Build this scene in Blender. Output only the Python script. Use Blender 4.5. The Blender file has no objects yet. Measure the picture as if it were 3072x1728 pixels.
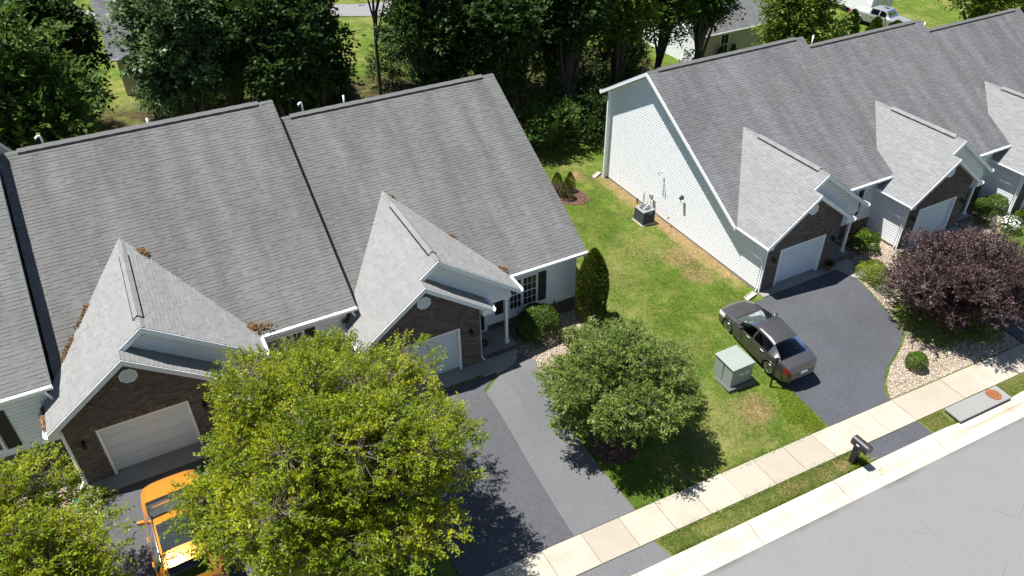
import bpy, math, random
import numpy as np
from mathutils import Matrix, Vector
random.seed(7); RNG = np.random.default_rng(11)
scene = bpy.context.scene
COL = scene.collection
R = math.radians

# ---------------------------------------------------------------- camera, sky, sun, exposure
PITCH, ROLL, YAW = R(36.8086), R(-0.6810), R(27.6096)
CAM_H = 22.0
_f = Vector((math.sin(YAW)*math.cos(PITCH), math.cos(YAW)*math.cos(PITCH), -math.sin(PITCH)))
_r = Vector((math.cos(YAW), -math.sin(YAW), 0)); _u = _r.cross(_f)
_r2 = _r*math.cos(ROLL)+_u*math.sin(ROLL); _u2 = _r2.cross(_f)
cam_data = bpy.data.cameras.new('camera'); cam = bpy.data.objects.new('camera', cam_data); COL.objects.link(cam)
cam.matrix_world = Matrix(((_r2.x, _u2.x, -_f.x, 0), (_r2.y, _u2.y, -_f.y, 0), (_r2.z, _u2.z, -_f.z, CAM_H), (0, 0, 0, 1)))
cam_data.sensor_width = 36; cam_data.lens = 36*2339.12/3072
cam_data.clip_start = 0.5; cam_data.clip_end = 2000
scene.camera = cam
SUN_EL, SUN_AZ = R(71), R(-53)          # azimuth measured from +y, clockwise; the sun stands behind and left of the houses
world = bpy.data.worlds.new('World'); scene.world = world; world.use_nodes = True
wn = world.node_tree.nodes; wl = world.node_tree.links
bg = wn['Background']; sky = wn.new('ShaderNodeTexSky'); sky.sky_type = 'NISHITA'; sky.sun_disc = False
sky.dust_density = 0.4; sky.ozone_density = 2.0; sky.sun_elevation = SUN_EL; sky.sun_rotation = SUN_AZ % (2*math.pi)
wl.new(sky.outputs[0], bg.inputs[0]); bg.inputs[1].default_value = 0.058
sun_data = bpy.data.lights.new('sun', 'SUN'); sun_data.energy = 5.0; sun_data.angle = R(0.53); sun_data.color = (1, 0.968, 0.915)
sun = bpy.data.objects.new('sun', sun_data); COL.objects.link(sun); sun.location = (-30, 25, 90)
_sd = Vector((math.sin(SUN_AZ)*math.cos(SUN_EL), math.cos(SUN_AZ)*math.cos(SUN_EL), math.sin(SUN_EL)))
sun.rotation_euler = _sd.to_track_quat('Z', 'Y').to_euler()
scene.view_settings.view_transform = 'Standard'; scene.view_settings.look = 'None'
scene.view_settings.exposure = 0.98; scene.view_settings.gamma = 1
scene.render.engine = 'CYCLES'
scene.cycles.max_bounces = 6; scene.cycles.transparent_max_bounces = 8

# ---------------------------------------------------------------- helpers
WM = {}                                   # world matrix of every object made here
def tag(o, label=None, cat=None, group=None, kind=None):
    if label: o['label'] = label
    if cat: o['category'] = cat
    if group: o['group'] = group
    if kind: o['kind'] = kind
    return o
def link(o, parent=None, M=None):
    COL.objects.link(o)
    M = M or Matrix.Identity(4)
    if parent is not None:
        o.parent = parent
        o.matrix_parent_inverse = WM[parent].inverted()
    o.matrix_basis = M
    WM[o] = M.copy()
    return o
def thing(name, loc, label, cat, group=None):
    o = bpy.data.objects.new(name, None); o.empty_display_size = 0.2
    link(o, None, Matrix.Translation(Vector(loc)))
    return tag(o, label, cat, group)
class MB:
    def __init__(s): s.v = []; s.f = []
    def quad(s, a, b, c, d):
        n = len(s.v); s.v += [tuple(a), tuple(b), tuple(c), tuple(d)]; s.f.append((n, n+1, n+2, n+3)); return s
    def poly(s, pts):
        n = len(s.v); s.v += [tuple(p) for p in pts]; s.f.append(tuple(range(n, n+len(pts)))); return s
    def box(s, x0, x1, y0, y1, z0, z1):
        n = len(s.v)
        s.v += [(x0,y0,z0),(x1,y0,z0),(x1,y1,z0),(x0,y1,z0),(x0,y0,z1),(x1,y0,z1),(x1,y1,z1),(x0,y1,z1)]
        s.f += [tuple(n+i for i in q) for q in ((0,3,2,1),(4,5,6,7),(0,1,5,4),(1,2,6,5),(2,3,7,6),(3,0,4,7))]; return s
    def prism(s, base, off):
        """extrude polygon (3d points) by vector off, closed"""
        n = len(base); k = len(s.v); off = Vector(off)
        s.v += [tuple(p) for p in base] + [tuple(Vector(p)+off) for p in base]
        s.f.append(tuple(k+i for i in range(n))[::-1]); s.f.append(tuple(k+n+i for i in range(n)))
        for i in range(n):
            j = (i+1) % n; s.f.append((k+i, k+j, k+n+j, k+n+i))
        return s
    def tube(s, pts, rad, n=8, cap=True):
        pts = [Vector(p) for p in pts]; rad = rad if isinstance(rad, (list, tuple)) else [rad]*len(pts)
        k = len(s.v); m = len(pts)
        for i, p in enumerate(pts):
            d = (pts[min(i+1, m-1)]-pts[max(i-1, 0)]).normalized()
            a = d.cross(Vector((0.3, 0.2, 1)) if abs(d.z) < .9 else Vector((1, 0, 0))).normalized(); b = d.cross(a)
            for j in range(n):
                t = 2*math.pi*j/n; s.v.append(tuple(p+(a*math.cos(t)+b*math.sin(t))*rad[i]))
        for i in range(m-1):
            for j in range(n):
                q = (j+1) % n; s.f.append((k+i*n+j, k+i*n+q, k+(i+1)*n+q, k+(i+1)*n+j))
        if cap:
            s.f.append(tuple(k+j for j in range(n))[::-1]); s.f.append(tuple(k+(m-1)*n+j for j in range(n)))
        return s
    def lathe(s, prof, c=(0,0,0), n=24, cap=True):
        k = len(s.v)
        for r, z in prof:
            for j in range(n):
                t = 2*math.pi*j/n; s.v.append((c[0]+r*math.cos(t), c[1]+r*math.sin(t), c[2]+z))
        for i in range(len(prof)-1):
            for j in range(n):
                q = (j+1) % n; s.f.append((k+i*n+j, k+i*n+q, k+(i+1)*n+q, k+(i+1)*n+j))
        if cap:
            s.f.append(tuple(k+j for j in range(n))[::-1]); s.f.append(tuple(k+(len(prof)-1)*n+j for j in range(n)))
        return s
    def mesh(s, name, mat, smooth=False):
        me = bpy.data.meshes.new(name); me.from_pydata(s.v, [], s.f)
        if mat: me.materials.append(mat)
        if smooth: me.shade_smooth()
        return me
    def build(s, name, mat, parent=None, smooth=False, M=None, bevel=0):
        o = bpy.data.objects.new(name, s.mesh(name, mat, smooth)); link(o, parent, M)
        if bevel:
            b = o.modifiers.new('bevel', 'BEVEL'); b.width = bevel; b.segments = 2; b.limit_method = 'ANGLE'
        return o
def np_mesh(name, verts, faces, mat, smooth=False):
    """verts (N,3), faces (M,k) numpy"""
    me = bpy.data.meshes.new(name); k = faces.shape[1]
    me.vertices.add(len(verts)); me.vertices.foreach_set('co', np.ascontiguousarray(verts, dtype=np.float32).ravel())
    me.loops.add(faces.size); me.loops.foreach_set('vertex_index', np.ascontiguousarray(faces, dtype=np.int32).ravel())
    me.polygons.add(len(faces)); me.polygons.foreach_set('loop_start', np.arange(0, faces.size, k, dtype=np.int32))
    me.update(calc_edges=True)
    if mat: me.materials.append(mat)
    if smooth: me.shade_smooth()
    return me
def np_obj(name, verts, faces, mat, parent=None, smooth=False):
    o = bpy.data.objects.new(name, np_mesh(name, verts, faces, mat, smooth)); return link(o, parent)
def ss(a, b, t):
    t = np.clip((t-a)/(b-a), 0, 1); return t*t*(3-2*t)

# ---------------------------------------------------------------- materials
class NT:
    def __init__(s, name):
        s.m = bpy.data.materials.new(name); s.m.use_nodes = True; s.n = s.m.node_tree.nodes; s.l = s.m.node_tree.links
        s.b = s.n['Principled BSDF']; s.out = s.n['Material Output']
    def node(s, t, **kw):
        n = s.n.new(t)
        for k, v in kw.items(): setattr(n, k, v)
        return n
    def pos(s, scale=(1,1,1), loc=(0,0,0)):
        g = s.node('ShaderNodeNewGeometry'); mp = s.node('ShaderNodeMapping'); mp.inputs['Scale'].default_value = scale; mp.inputs['Location'].default_value = loc
        s.l.new(g.outputs['Position'], mp.inputs['Vector']); return mp.outputs[0]
    def noise(s, scale, detail=4, rough=0.55, vec=None, dim='3D'):
        n = s.node('ShaderNodeTexNoise'); n.inputs['Scale'].default_value = scale; n.inputs['Detail'].default_value = detail; n.inputs['Roughness'].default_value = rough
        s.l.new(vec if vec is not None else s.pos(), n.inputs['Vector']); return n.outputs['Fac']
    def ramp(s, fac, stops):
        r = s.node('ShaderNodeValToRGB'); e = r.color_ramp.elements
        while len(e) > 1: e.remove(e[-1])
        e[0].position, e[0].color = stops[0][0], (*stops[0][1], 1)
        for p, c in stops[1:]:
            x = e.new(p); x.color = (*c, 1)
        s.l.new(fac, r.inputs[0]); return r.outputs[0]
    def mix(s, fac, a, b, mode='MIX'):
        m = s.node('ShaderNodeMix', data_type='RGBA', blend_type=mode)
        for i, v in ((0, fac), (6, a), (7, b)):
            if hasattr(v, 'is_output'): s.l.new(v, m.inputs[i])
            else: m.inputs[i].default_value = v if i == 0 else (*v, 1)
        return m.outputs[2]
    def math(s, op, a, b=0.0, c=None, clamp=False):
        m = s.node('ShaderNodeMath', operation=op); m.use_clamp = clamp
        for i, v in enumerate((a, b) if c is None else (a, b, c)):
            if hasattr(v, 'is_output'): s.l.new(v, m.inputs[i])
            else: m.inputs[i].default_value = v
        return m.outputs[0]
    def maprange(s, v, a, b, c=0.0, d=1.0):
        m = s.node('ShaderNodeMapRange'); s.l.new(v, m.inputs[0])
        for i, q in enumerate((a, b, c, d)): m.inputs[i+1].default_value = q
        return m.outputs[0]
    def island(s):
        g = s.node('ShaderNodeNewGeometry'); o = s.node('ShaderNodeObjectInfo')
        a = s.math('MULTIPLY_ADD', o.outputs['Random'], 7.31, g.outputs['Random Per Island']); return s.math('FRACT', a)
    def color(s, c):
        if hasattr(c, 'is_output'): s.l.new(c, s.b.inputs['Base Color'])
        else: s.b.inputs['Base Color'].default_value = (*c, 1)
        return s
    def set(s, rough=None, metal=None, spec=None, coat=None):
        if rough is not None:
            if hasattr(rough, 'is_output'): s.l.new(rough, s.b.inputs['Roughness'])
            else: s.b.inputs['Roughness'].default_value = rough
        if metal is not None: s.b.inputs['Metallic'].default_value = metal
        if spec is not None: s.b.inputs['Specular IOR Level'].default_value = spec
        if coat is not None: s.b.inputs['Coat Weight'].default_value = coat; s.b.inputs['Coat Roughness'].default_value = 0.04
        return s
    def bump(s, h, strength=0.3, dist=0.02):
        b = s.node('ShaderNodeBump'); b.inputs['Strength'].default_value = strength; b.inputs['Distance'].default_value = dist
        s.l.new(h, b.inputs['Height']); s.l.new(b.outputs[0], s.b.inputs['Normal']); return s
def plain(name, c, rough=0.6, metal=0.0, var=0.12, scale=6, spec=0.3, coat=None):
    t = NT(name); n = t.noise(scale, 6, .7)
    t.color(t.mix(n, tuple(max(0, q*(1-var)) for q in c), tuple(q*(1+var) for q in c))).set(rough, metal, spec, coat); return t.m
M = {}
M['siding'] = plain('white_vinyl', (.80, .815, .835), .5, var=.04, scale=3)
M['trim'] = plain('white_trim', (.81, .825, .845), .4, var=.03)
M['door_white'] = plain('white_door_paint', (.63, .69, .755), .4, var=.05, scale=1.2)
M['shutter'] = plain('charcoal_shutter', (.035, .032, .034), .5)
M['black_metal'] = plain('black_metal', (.012, .012, .013), .45)
M['black_plastic'] = plain('black_plastic', (.02, .021, .024), .42, var=.2, scale=9, spec=.5)
M['dark_gap'] = plain('dark_gap', (.01, .01, .011), .9)
M['rubber'] = plain('tyre_rubber', (.018, .018, .019), .8)
M['chrome'] = plain('silver_metal', (.62, .63, .64), .28, 1.0, var=.05)
M['pvc'] = plain('white_pvc', (.8, .8, .82), .4, var=.03)
M['bark'] = plain('bark', (.085, .068, .055), .9, var=.45, scale=14)
M['twig'] = plain('grey_twig', (.17, .14, .12), .9, var=.3, scale=8)
M['plumtwig'] = plain('plum_twig', (.22, .18, .18), .85, var=.3, scale=8)
def m_glass():
    t = NT('window_glass'); n = t.noise(1.3, 2)
    t.color(t.mix(n, (.012, .016, .018), (.03, .036, .038))).set(.06, 0, .6); return t.m
M['glass'] = m_glass()
def m_carglass(tint=(.40, .47, .47)):
    t = NT('car_glass'); tr = t.node('ShaderNodeBsdfTransparent'); tr.inputs[0].default_value = (*tint, 1)
    gl = t.node('ShaderNodeBsdfGlossy'); gl.inputs['Roughness'].default_value = .03; gl.inputs[0].default_value = (.9, .95, 1, 1)
    fr = t.node('ShaderNodeFresnel'); fr.inputs[0].default_value = 1.38
    mx = t.node('ShaderNodeMixShader'); t.l.new(fr.outputs[0], mx.inputs[0]); t.l.new(tr.outputs[0], mx.inputs[1]); t.l.new(gl.outputs[0], mx.inputs[2])
    t.l.new(mx.outputs[0], t.out.inputs[0]); return t.m
M['windshield'] = m_carglass((.30, .37, .35)); M['privacy'] = m_carglass((.10, .13, .145))
def m_shingle(name, lo, hi, seed=0, keep=.66):
    t = NT(name); r = t.island()
    base = t.ramp(r, [(0, lo), (.35, tuple((a*.6+b*.4) for a, b in zip(lo, hi))), (.7, tuple((a*.35+b*.65) for a, b in zip(lo, hi))), (1, hi)])
    st = t.noise(1, 5, .62, t.pos((1.15, .2, .2), (seed, 0, 0)))            # long rain streaks down the slope
    k = t.maprange(st, .36, .62, keep, 1.0)
    c2 = t.mix(1.0, base, t.ramp(k, [(0, (0, 0, 0)), (1, (1, 1, 1))]), 'MULTIPLY')
    br = t.maprange(t.noise(.55, 3), .5, .75, 0, .5 if keep < .8 else 0)
    c3 = t.mix(br, c2, (.105, .095, .09))
    gr = t.noise(160, 2)
    c4 = t.mix(t.maprange(gr, .3, .7, 0, .32), c3, tuple(q*1.15 for q in hi))
    t.color(c4).set(.92, 0, .15).bump(gr, .35, .004); return t.m
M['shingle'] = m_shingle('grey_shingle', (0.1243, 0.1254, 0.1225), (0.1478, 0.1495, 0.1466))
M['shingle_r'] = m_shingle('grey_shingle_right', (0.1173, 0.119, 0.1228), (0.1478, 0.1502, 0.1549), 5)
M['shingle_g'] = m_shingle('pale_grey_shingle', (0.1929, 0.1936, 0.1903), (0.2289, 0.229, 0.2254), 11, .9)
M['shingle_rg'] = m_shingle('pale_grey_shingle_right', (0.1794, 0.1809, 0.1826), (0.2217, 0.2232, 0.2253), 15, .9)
M['cap'] = plain('ridge_cap_shingle', (0.1301, 0.1289, 0.1274), .9, var=.2, scale=9)
def m_brick():
    t = NT('brown_brick'); r = t.island()
    c = t.ramp(r, [(0, (0.09433, 0.07308, 0.0651)), (.3, (0.1458, 0.1116, 0.09765)), (.6, (0.1973, 0.1462, 0.1259)), (.85, (0.1287, 0.1056, 0.09982)), (1, (0.2486, 0.1989, 0.1736))])
    n = t.noise(40, 3); t.color(t.mix(t.maprange(n, .3, .7, 0, .4), c, (.08, .066, .06))).set(.9, 0, .15).bump(n, .4, .004); return t.m
M['brick'] = m_brick()
M['mortar'] = plain('grey_mortar', (.26, .245, .23), .95, var=.15, scale=20)
def m_concrete(name, c, stain=(.42, .35, .27), amt=.5):
    t = NT(name); n = t.noise(.9, 6, .65); f = t.noise(22, 6, .8); r = t.island()
    a = t.mix(t.maprange(n, .45, .8, 0, amt), c, stain)
    a = t.mix(t.maprange(r, .3, 1, 0, .75), a, tuple(q*.72 for q in c))
    a = t.mix(t.maprange(f, .45, .7, 0, .35), a, tuple(q*.6 for q in c))
    t.color(a).set(.9, 0, .2).bump(f, .3, .004); return t.m
M['concrete'] = m_concrete('sidewalk_concrete', (.40, .358, .292), (.26, .22, .17), .7)
M['kerb0'] = m_concrete('kerb_concrete', (0.4871, 0.4539, 0.3838), (0.369, 0.2952, 0.214), .55)
M['slab'] = m_concrete('slab_concrete', (0.288, 0.2772, 0.252), (0.1944, 0.18, 0.1584), .6)
M['greyconcrete'] = m_concrete('inlet_concrete', (0.272, 0.268, 0.256), (0.2, 0.192, 0.176), .5)
def m_kerb():
    t = NT('kerb_concrete_stained'); c = (.45, .41, .345); n = t.noise(.7, 6, .65); f = t.noise(20, 6, .8)
    p = t.node('ShaderNodeNewGeometry'); sx = t.node('ShaderNodeSeparateXYZ'); t.l.new(p.outputs['Position'], sx.inputs[0]); X, Y = sx.outputs[0], sx.outputs[1]
    wob = t.math('MULTIPLY', t.math('SUBTRACT', t.noise(.8, 4), .5), .12)
    a = t.mix(t.maprange(n, .48, .75, 0, .6), c, (.33, .27, .2)); a = t.mix(t.maprange(f, .48, .7, 0, .3), a, (.28, .25, .21))
    d = t.math('ABSOLUTE', t.math('SUBTRACT', t.math('ADD', Y, wob), 10.36)); a = t.mix(t.maprange(d, .02, .09, .3, 0), a, (.3, .25, .19))      # water line of dirt in the gutter
    rust = t.math('MULTIPLY', t.maprange(t.math('ABSOLUTE', t.math('SUBTRACT', t.math('ADD', Y, wob), 10.5)), .03, .12, .4, 0), t.math('MULTIPLY', t.maprange(X, 24.6, 25.8, 0, 1), t.maprange(X, 30.4, 29.0, 0, 1)))
    a = t.mix(rust, a, (.16, .09, .05)); t.color(a).set(.9, 0, .2).bump(f, .3, .004); return t.m
M['kerb'] = m_kerb()
def m_asphalt(name, c, spk, scale=90, var=.2, streak=None, gr=1.0):
    t = NT(name); n = t.noise(.8, 5, .6); f = t.noise(scale*.28, 6, .85)
    a = t.mix(n, tuple(q*(1-var) for q in c), tuple(q*(1+var) for q in c))
    a = t.mix(t.maprange(f, .50, .66, 0, .75*gr), a, spk); a = t.mix(t.maprange(f, .48, .34, 0, .6*gr), a, tuple(q*.55 for q in c))
    if streak:
        v = t.node('ShaderNodeTexVoronoi', feature='DISTANCE_TO_EDGE'); v.inputs['Scale'].default_value = .22
        wv = t.noise(1.2, 4); p = t.pos(); mx = t.node('ShaderNodeMix', data_type='VECTOR'); mx.inputs[0].default_value = .12
        cn = t.node('ShaderNodeTexNoise'); cn.inputs['Scale'].default_value = 1.1; t.l.new(p, cn.inputs[0]); t.l.new(p, mx.inputs[4]); t.l.new(cn.outputs['Color'], mx.inputs[5])
        t.l.new(mx.outputs[1], v.inputs['Vector'])
        ck = t.maprange(v.outputs[0], .0, .006, .55, 0)
        gate = t.maprange(t.noise(.25, 2, .5, t.pos((1, 1, 1), (9, 3, 0))), .54, .64, 0, .35)
        a = t.mix(t.math('MULTIPLY', ck, gate), a, streak)
        p = t.node('ShaderNodeNewGeometry'); sx = t.node('ShaderNodeSeparateXYZ'); t.l.new(p.outputs['Position'], sx.inputs[0]); X, Y = sx.outputs[0], sx.outputs[1]
        wb = t.math('SUBTRACT', t.noise(1.6, 4, .6), .5)
        grit = t.math('MULTIPLY', t.maprange(t.math('ADD', Y, t.math('MULTIPLY', wb, .22)), 9.74, 9.95, 0, 1), t.maprange(t.noise(.35, 3, .5, t.pos((1, .2, 1), (2, 0, 0))), .46, .62, 0, .55))
        a = t.mix(grit, a, (.045, .043, .04))
        for x0, y0, kx in ((21.2, 9.9, .75), (27.5, 8.6, -2.2), (30.5, 7.0, .5)):         # wandering cracks
            d = t.math('ABSOLUTE', t.math('ADD', t.math('SUBTRACT', t.math('SUBTRACT', X, x0), t.math('MULTIPLY', t.math('SUBTRACT', y0, Y), kx)), t.math('MULTIPLY', wb, .35)))
            a = t.mix(t.math('MULTIPLY', t.maprange(d, .012, .035, .8, 0), t.maprange(t.noise(.5, 2, .5, t.pos((1, 1, 1), (x0, 0, 0))), .42, .55, 0, 1)), a, (.09, .09, .09))
        med = t.noise(14, 5, .75); a = t.mix(t.maprange(med, .3, .7, 0, .25), a, tuple(q*.72 for q in c))
    else:
        med = t.noise(5, 5, .7); a = t.mix(t.maprange(med, .35, .7, 0, .3), a, tuple(q*1.35 for q in c))
    t.color(a).set(.88, 0, .25).bump(f, .5, .006); return t.m
M['drive_new'] = m_asphalt('sealed_driveway', (0.1095, 0.1112, 0.1164), (0.1711, 0.1711, 0.1797), 110, .1)
M['drive_old'] = m_asphalt('older_driveway', (0.06276, 0.0648, 0.07087), (0.243, 0.243, 0.2531), 80, .2, gr=.5)
M['drive_right'] = m_asphalt('black_driveway', (0.05747, 0.06024, 0.06859), (0.1483, 0.1529, 0.1668), 100, .35)
M['street'] = m_asphalt('street_asphalt', (.176, .175, .174), (.24, .239, .236), 100, .07, (.08, .08, .08))
M['path'] = m_asphalt('far_street', (0.18, 0.174, 0.18), (0.24, 0.24, 0.24), 40, .1)
def m_gravel():
    t = NT('river_gravel'); v = t.node('ShaderNodeTexVoronoi'); v.inputs['Scale'].default_value = 22; t.l.new(t.pos(), v.inputs['Vector'])
    c = t.ramp(t.math('FRACT', t.math('MULTIPLY', v.outputs['Color'], 3.7)), [(0, (0.2736, 0.2016, 0.144)), (.4, (0.3888, 0.3096, 0.2304)), (.75, (0.4752, 0.4032, 0.324)), (1, (0.5328, 0.4824, 0.4104))])
    d = t.maprange(v.outputs['Distance'], .3, .6, 0, .75); t.color(t.mix(d, c, (.10, .075, .05))).set(.85, 0, .2).bump(t.math('SUBTRACT', 1.0, v.outputs['Distance']), .8, .03); return t.m
M['gravel'] = m_gravel()
def m_stone():
    t = NT('bed_stone'); r = t.island(); t.color(t.ramp(r, [(0, (.36, .28, .20)), (.35, (.50, .41, .31)), (.7, (.60, .52, .42)), (1, (.68, .62, .53))])).set(.8, 0, .25); return t.m
M['stone'] = m_stone()
def m_chip(name, stops):
    t = NT(name); r = t.island(); t.color(t.ramp(r, stops)).set(.9, 0, .1); return t.m
M['mulch'] = plain('mulch', (.10, .055, .04), .95, var=.5, scale=30)
M['mulch_chip'] = m_chip('mulch_chip', [(0, (.05, .028, .02)), (.5, (.12, .066, .047)), (1, (.19, .12, .09))])
M['needle'] = m_chip('dead_leaf', [(0, (.07, .042, .022)), (.5, (.14, .082, .042)), (1, (.24, .15, .08))])
def m_grass():
    t = NT('lawn')
    big = t.noise(.22, 5, .6); mid = t.noise(1.3, 5, .65); fine = t.noise(26, 4, .7)
    g = t.ramp(mid, [(.3, (.046, .10, .008)), (.5, (.078, .135, .012)), (.68, (.15, .178, .028))])
    dry = t.maprange(t.math('ADD', t.math('MULTIPLY', big, .65), t.math('MULTIPLY', mid, .35)), .48, .62, 0, .9)
    c = t.mix(dry, g, (.235, .215, .075))
    grain = t.noise(9, 6, .85); c = t.mix(t.maprange(grain, .48, .68, 0, .75), c, (.22, .21, .07)); c = t.mix(t.maprange(grain, .5, .34, 0, .75), c, (.026, .06, .006))
    # bare soil along the right-hand gable wall and in a few worn patches
    p = t.node('ShaderNodeNewGeometry'); sx = t.node('ShaderNodeSeparateXYZ'); t.l.new(p.outputs['Position'], sx.inputs[0])
    X, Y = sx.outputs[0], sx.outputs[1]
    wob = t.math('MULTIPLY', t.math('SUBTRACT', t.noise(1.1, 5, .7), .5), 2.2)
    wall = t.math('MULTIPLY', t.maprange(t.math('ADD', X, wob), 22.45, 23.2, 0, 1), t.math('MULTIPLY', t.maprange(Y, 20.6, 22, 0, 1), t.maprange(Y, 33.6, 33, 0, 1)))
    wall = t.math('MULTIPLY', wall, t.maprange(X, 23.6, 23.55, 0, 1))
    def spot(cx, cy, r):
        dx = t.math('SUBTRACT', X, cx); dy = t.math('SUBTRACT', Y, cy)
        d = t.math('SQRT', t.math('ADD', t.math('MULTIPLY', dx, dx), t.math('MULTIPLY', dy, dy)))
        return t.maprange(t.math('ADD', d, t.math('MULTIPLY', wob, .55)), r*.35, r, 1, 0)
    verge = t.math('MULTIPLY', t.maprange(Y, 11.8, 11.7, 0, 1), t.maprange(Y, 10.8, 10.9, 0, 1)); c = t.mix(t.math('MULTIPLY', verge, t.maprange(t.noise(2.6, 5, .7), .38, .6, 0, .9)), c, (.20, .165, .07))
    soil = wall
    for cx, cy, r in ((18.6, 14.9, 1.0), (22.3, 24.2, 1.3), (21.9, 22.6, 1.0), (22.0, 33.6, .8), (18.9, 11.35, .8), (17.2, 11.2, .7), (25.0, 11.35, .5), (19.6, 11.4, .7)):
        soil = t.math('MAXIMUM', soil, spot(cx, cy, r))
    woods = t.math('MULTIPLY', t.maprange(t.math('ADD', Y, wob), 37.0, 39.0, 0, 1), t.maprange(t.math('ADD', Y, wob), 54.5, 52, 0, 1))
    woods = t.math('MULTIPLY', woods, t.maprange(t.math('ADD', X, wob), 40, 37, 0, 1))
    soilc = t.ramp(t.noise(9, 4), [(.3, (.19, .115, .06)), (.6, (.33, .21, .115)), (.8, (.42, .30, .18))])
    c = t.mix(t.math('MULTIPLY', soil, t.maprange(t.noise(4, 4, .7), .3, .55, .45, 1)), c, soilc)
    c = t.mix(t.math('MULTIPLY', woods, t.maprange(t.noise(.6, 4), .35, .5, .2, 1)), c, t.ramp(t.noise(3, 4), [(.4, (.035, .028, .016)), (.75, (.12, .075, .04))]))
    c = t.mix(t.maprange(fine, .35, .68, .0, .4), c, (.035, .06, .008))
    t.color(c).set(.95, 0, .1).bump(fine, .8, .05); return t.m
M['lawn'] = m_grass()
def m_leaf(name, stops, trans=.35, scale=.7, seed=0, gloss=.45):
    t = NT(name); r = t.island(); n = t.noise(scale, 3, .5, t.pos((1, 1, 1), (seed, seed, 0)))
    f = t.math('ADD', t.math('MULTIPLY', r, .5), t.maprange(n, .3, .7, 0, .5))
    c = t.ramp(f, stops)
    t.color(c).set(gloss, 0, .25)
    tl = t.node('ShaderNodeBsdfTranslucent'); t.l.new(t.mix(.5, c, tuple(min(1, q*1.6) for q in stops[-1][1])), tl.inputs[0])
    mx = t.node('ShaderNodeMixShader'); mx.inputs[0].default_value = trans
    t.l.new(t.b.outputs[0], mx.inputs[1]); t.l.new(tl.outputs[0], mx.inputs[2]); t.l.new(mx.outputs[0], t.out.inputs[0]); return t.m
M['leaf_front'] = m_leaf('leaf_yellow_green', [(0, (.033, .078, .007)), (.3, (.10, .178, .010)), (.58, (.215, .285, .013)), (.8, (.34, .375, .016)), (1, (.44, .42, .02))], .44, .9)
M['leaf_cherry'] = m_leaf('leaf_mid_green', [(0, (.055, .10, .016)), (.5, (.14, .20, .038)), (1, (.26, .32, .075))], .38, 1.4, 3)
M['leaf_plum'] = m_leaf('leaf_plum_purple', [(0, (.03, .017, .017)), (.5, (.064, .037, .037)), (.85, (.11, .07, .067)), (1, (.2, .14, .13))], .18, 1.2, 6)
M['leaf_wood_a'] = m_leaf('leaf_dark_green', [(0, (0.01344, 0.0336, 0.00768)), (.5, (0.02688, 0.05952, 0.01056)), (1, (0.0576, 0.1056, 0.01728))], .25, .35, 1, .65)
M['leaf_wood_b'] = m_leaf('leaf_forest_green', [(0, (0.02214, 0.05166, 0.00984)), (.5, (0.05166, 0.1045, 0.01476)), (1, (0.123, 0.1845, 0.02706))], .28, .35, 9, .65)
M['leaf_wood_c'] = m_leaf('leaf_bright_green', [(0, (0.04387, 0.08288, 0.0117)), (.5, (0.1072, 0.1609, 0.0195)), (1, (0.195, 0.2438, 0.03413))], .35, .4, 14)
M['leaf_ivy'] = m_leaf('leaf_blue_green', [(0, (0.028, 0.0588, 0.0196)), (.5, (0.07, 0.126, 0.042)), (1, (0.154, 0.224, 0.084))], .25, .4, 17)
M['leaf_arbor'] = m_leaf('leaf_arborvitae', [(0, (0.02369, 0.04213, 0.006581)), (.5, (0.05924, 0.09214, 0.01053)), (1, (0.1447, 0.1645, 0.0158))], .15, 1.5, 2)
M['leaf_box'] = m_leaf('leaf_boxwood', [(0, (0.02691, 0.0592, 0.006458)), (.5, (0.06458, 0.1237, 0.01076)), (1, (0.1346, 0.1992, 0.02153))], .25, 2, 5)
M['leaf_hedge'] = m_leaf('leaf_hedge_dark', [(0, (0.01938, 0.04306, 0.006458)), (.5, (0.04844, 0.09149, 0.009688)), (1, (0.1184, 0.1669, 0.01723))], .25, 2, 8)
M['leaf_lime'] = m_leaf('leaf_lime', [(0, (0.07488, 0.1123, 0.01123)), (.5, (0.1591, 0.2059, 0.01872)), (1, (0.2527, 0.2902, 0.03744))], .3, 2, 8)
M['leaf_grey'] = m_leaf('leaf_grey_green', [(0, (0.0936, 0.1092, 0.0702)), (.5, (0.1716, 0.1872, 0.1248)), (1, (0.2808, 0.2808, 0.2028))], .25, 2, 8)
M['petal'] = m_leaf('white_petal', [(0, (.7, .7, .66)), (1, (.85, .85, .82))], .2, 2, 8)
M['blade'] = m_leaf('grass_blade', [(0, (0.0585, 0.117, 0.0117)), (.45, (0.0975, 0.1658, 0.0195)), (.7, (0.1658, 0.2145, 0.039)), (1, (0.312, 0.2828, 0.117))], .35, .5, 4)
M['blade_lime'] = m_leaf('grass_blade_lime', [(0, (0.09736, 0.1542, 0.01217)), (.5, (0.1785, 0.2434, 0.01622)), (1, (0.2596, 0.3002, 0.04056))], .35, 1, 4)

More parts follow.
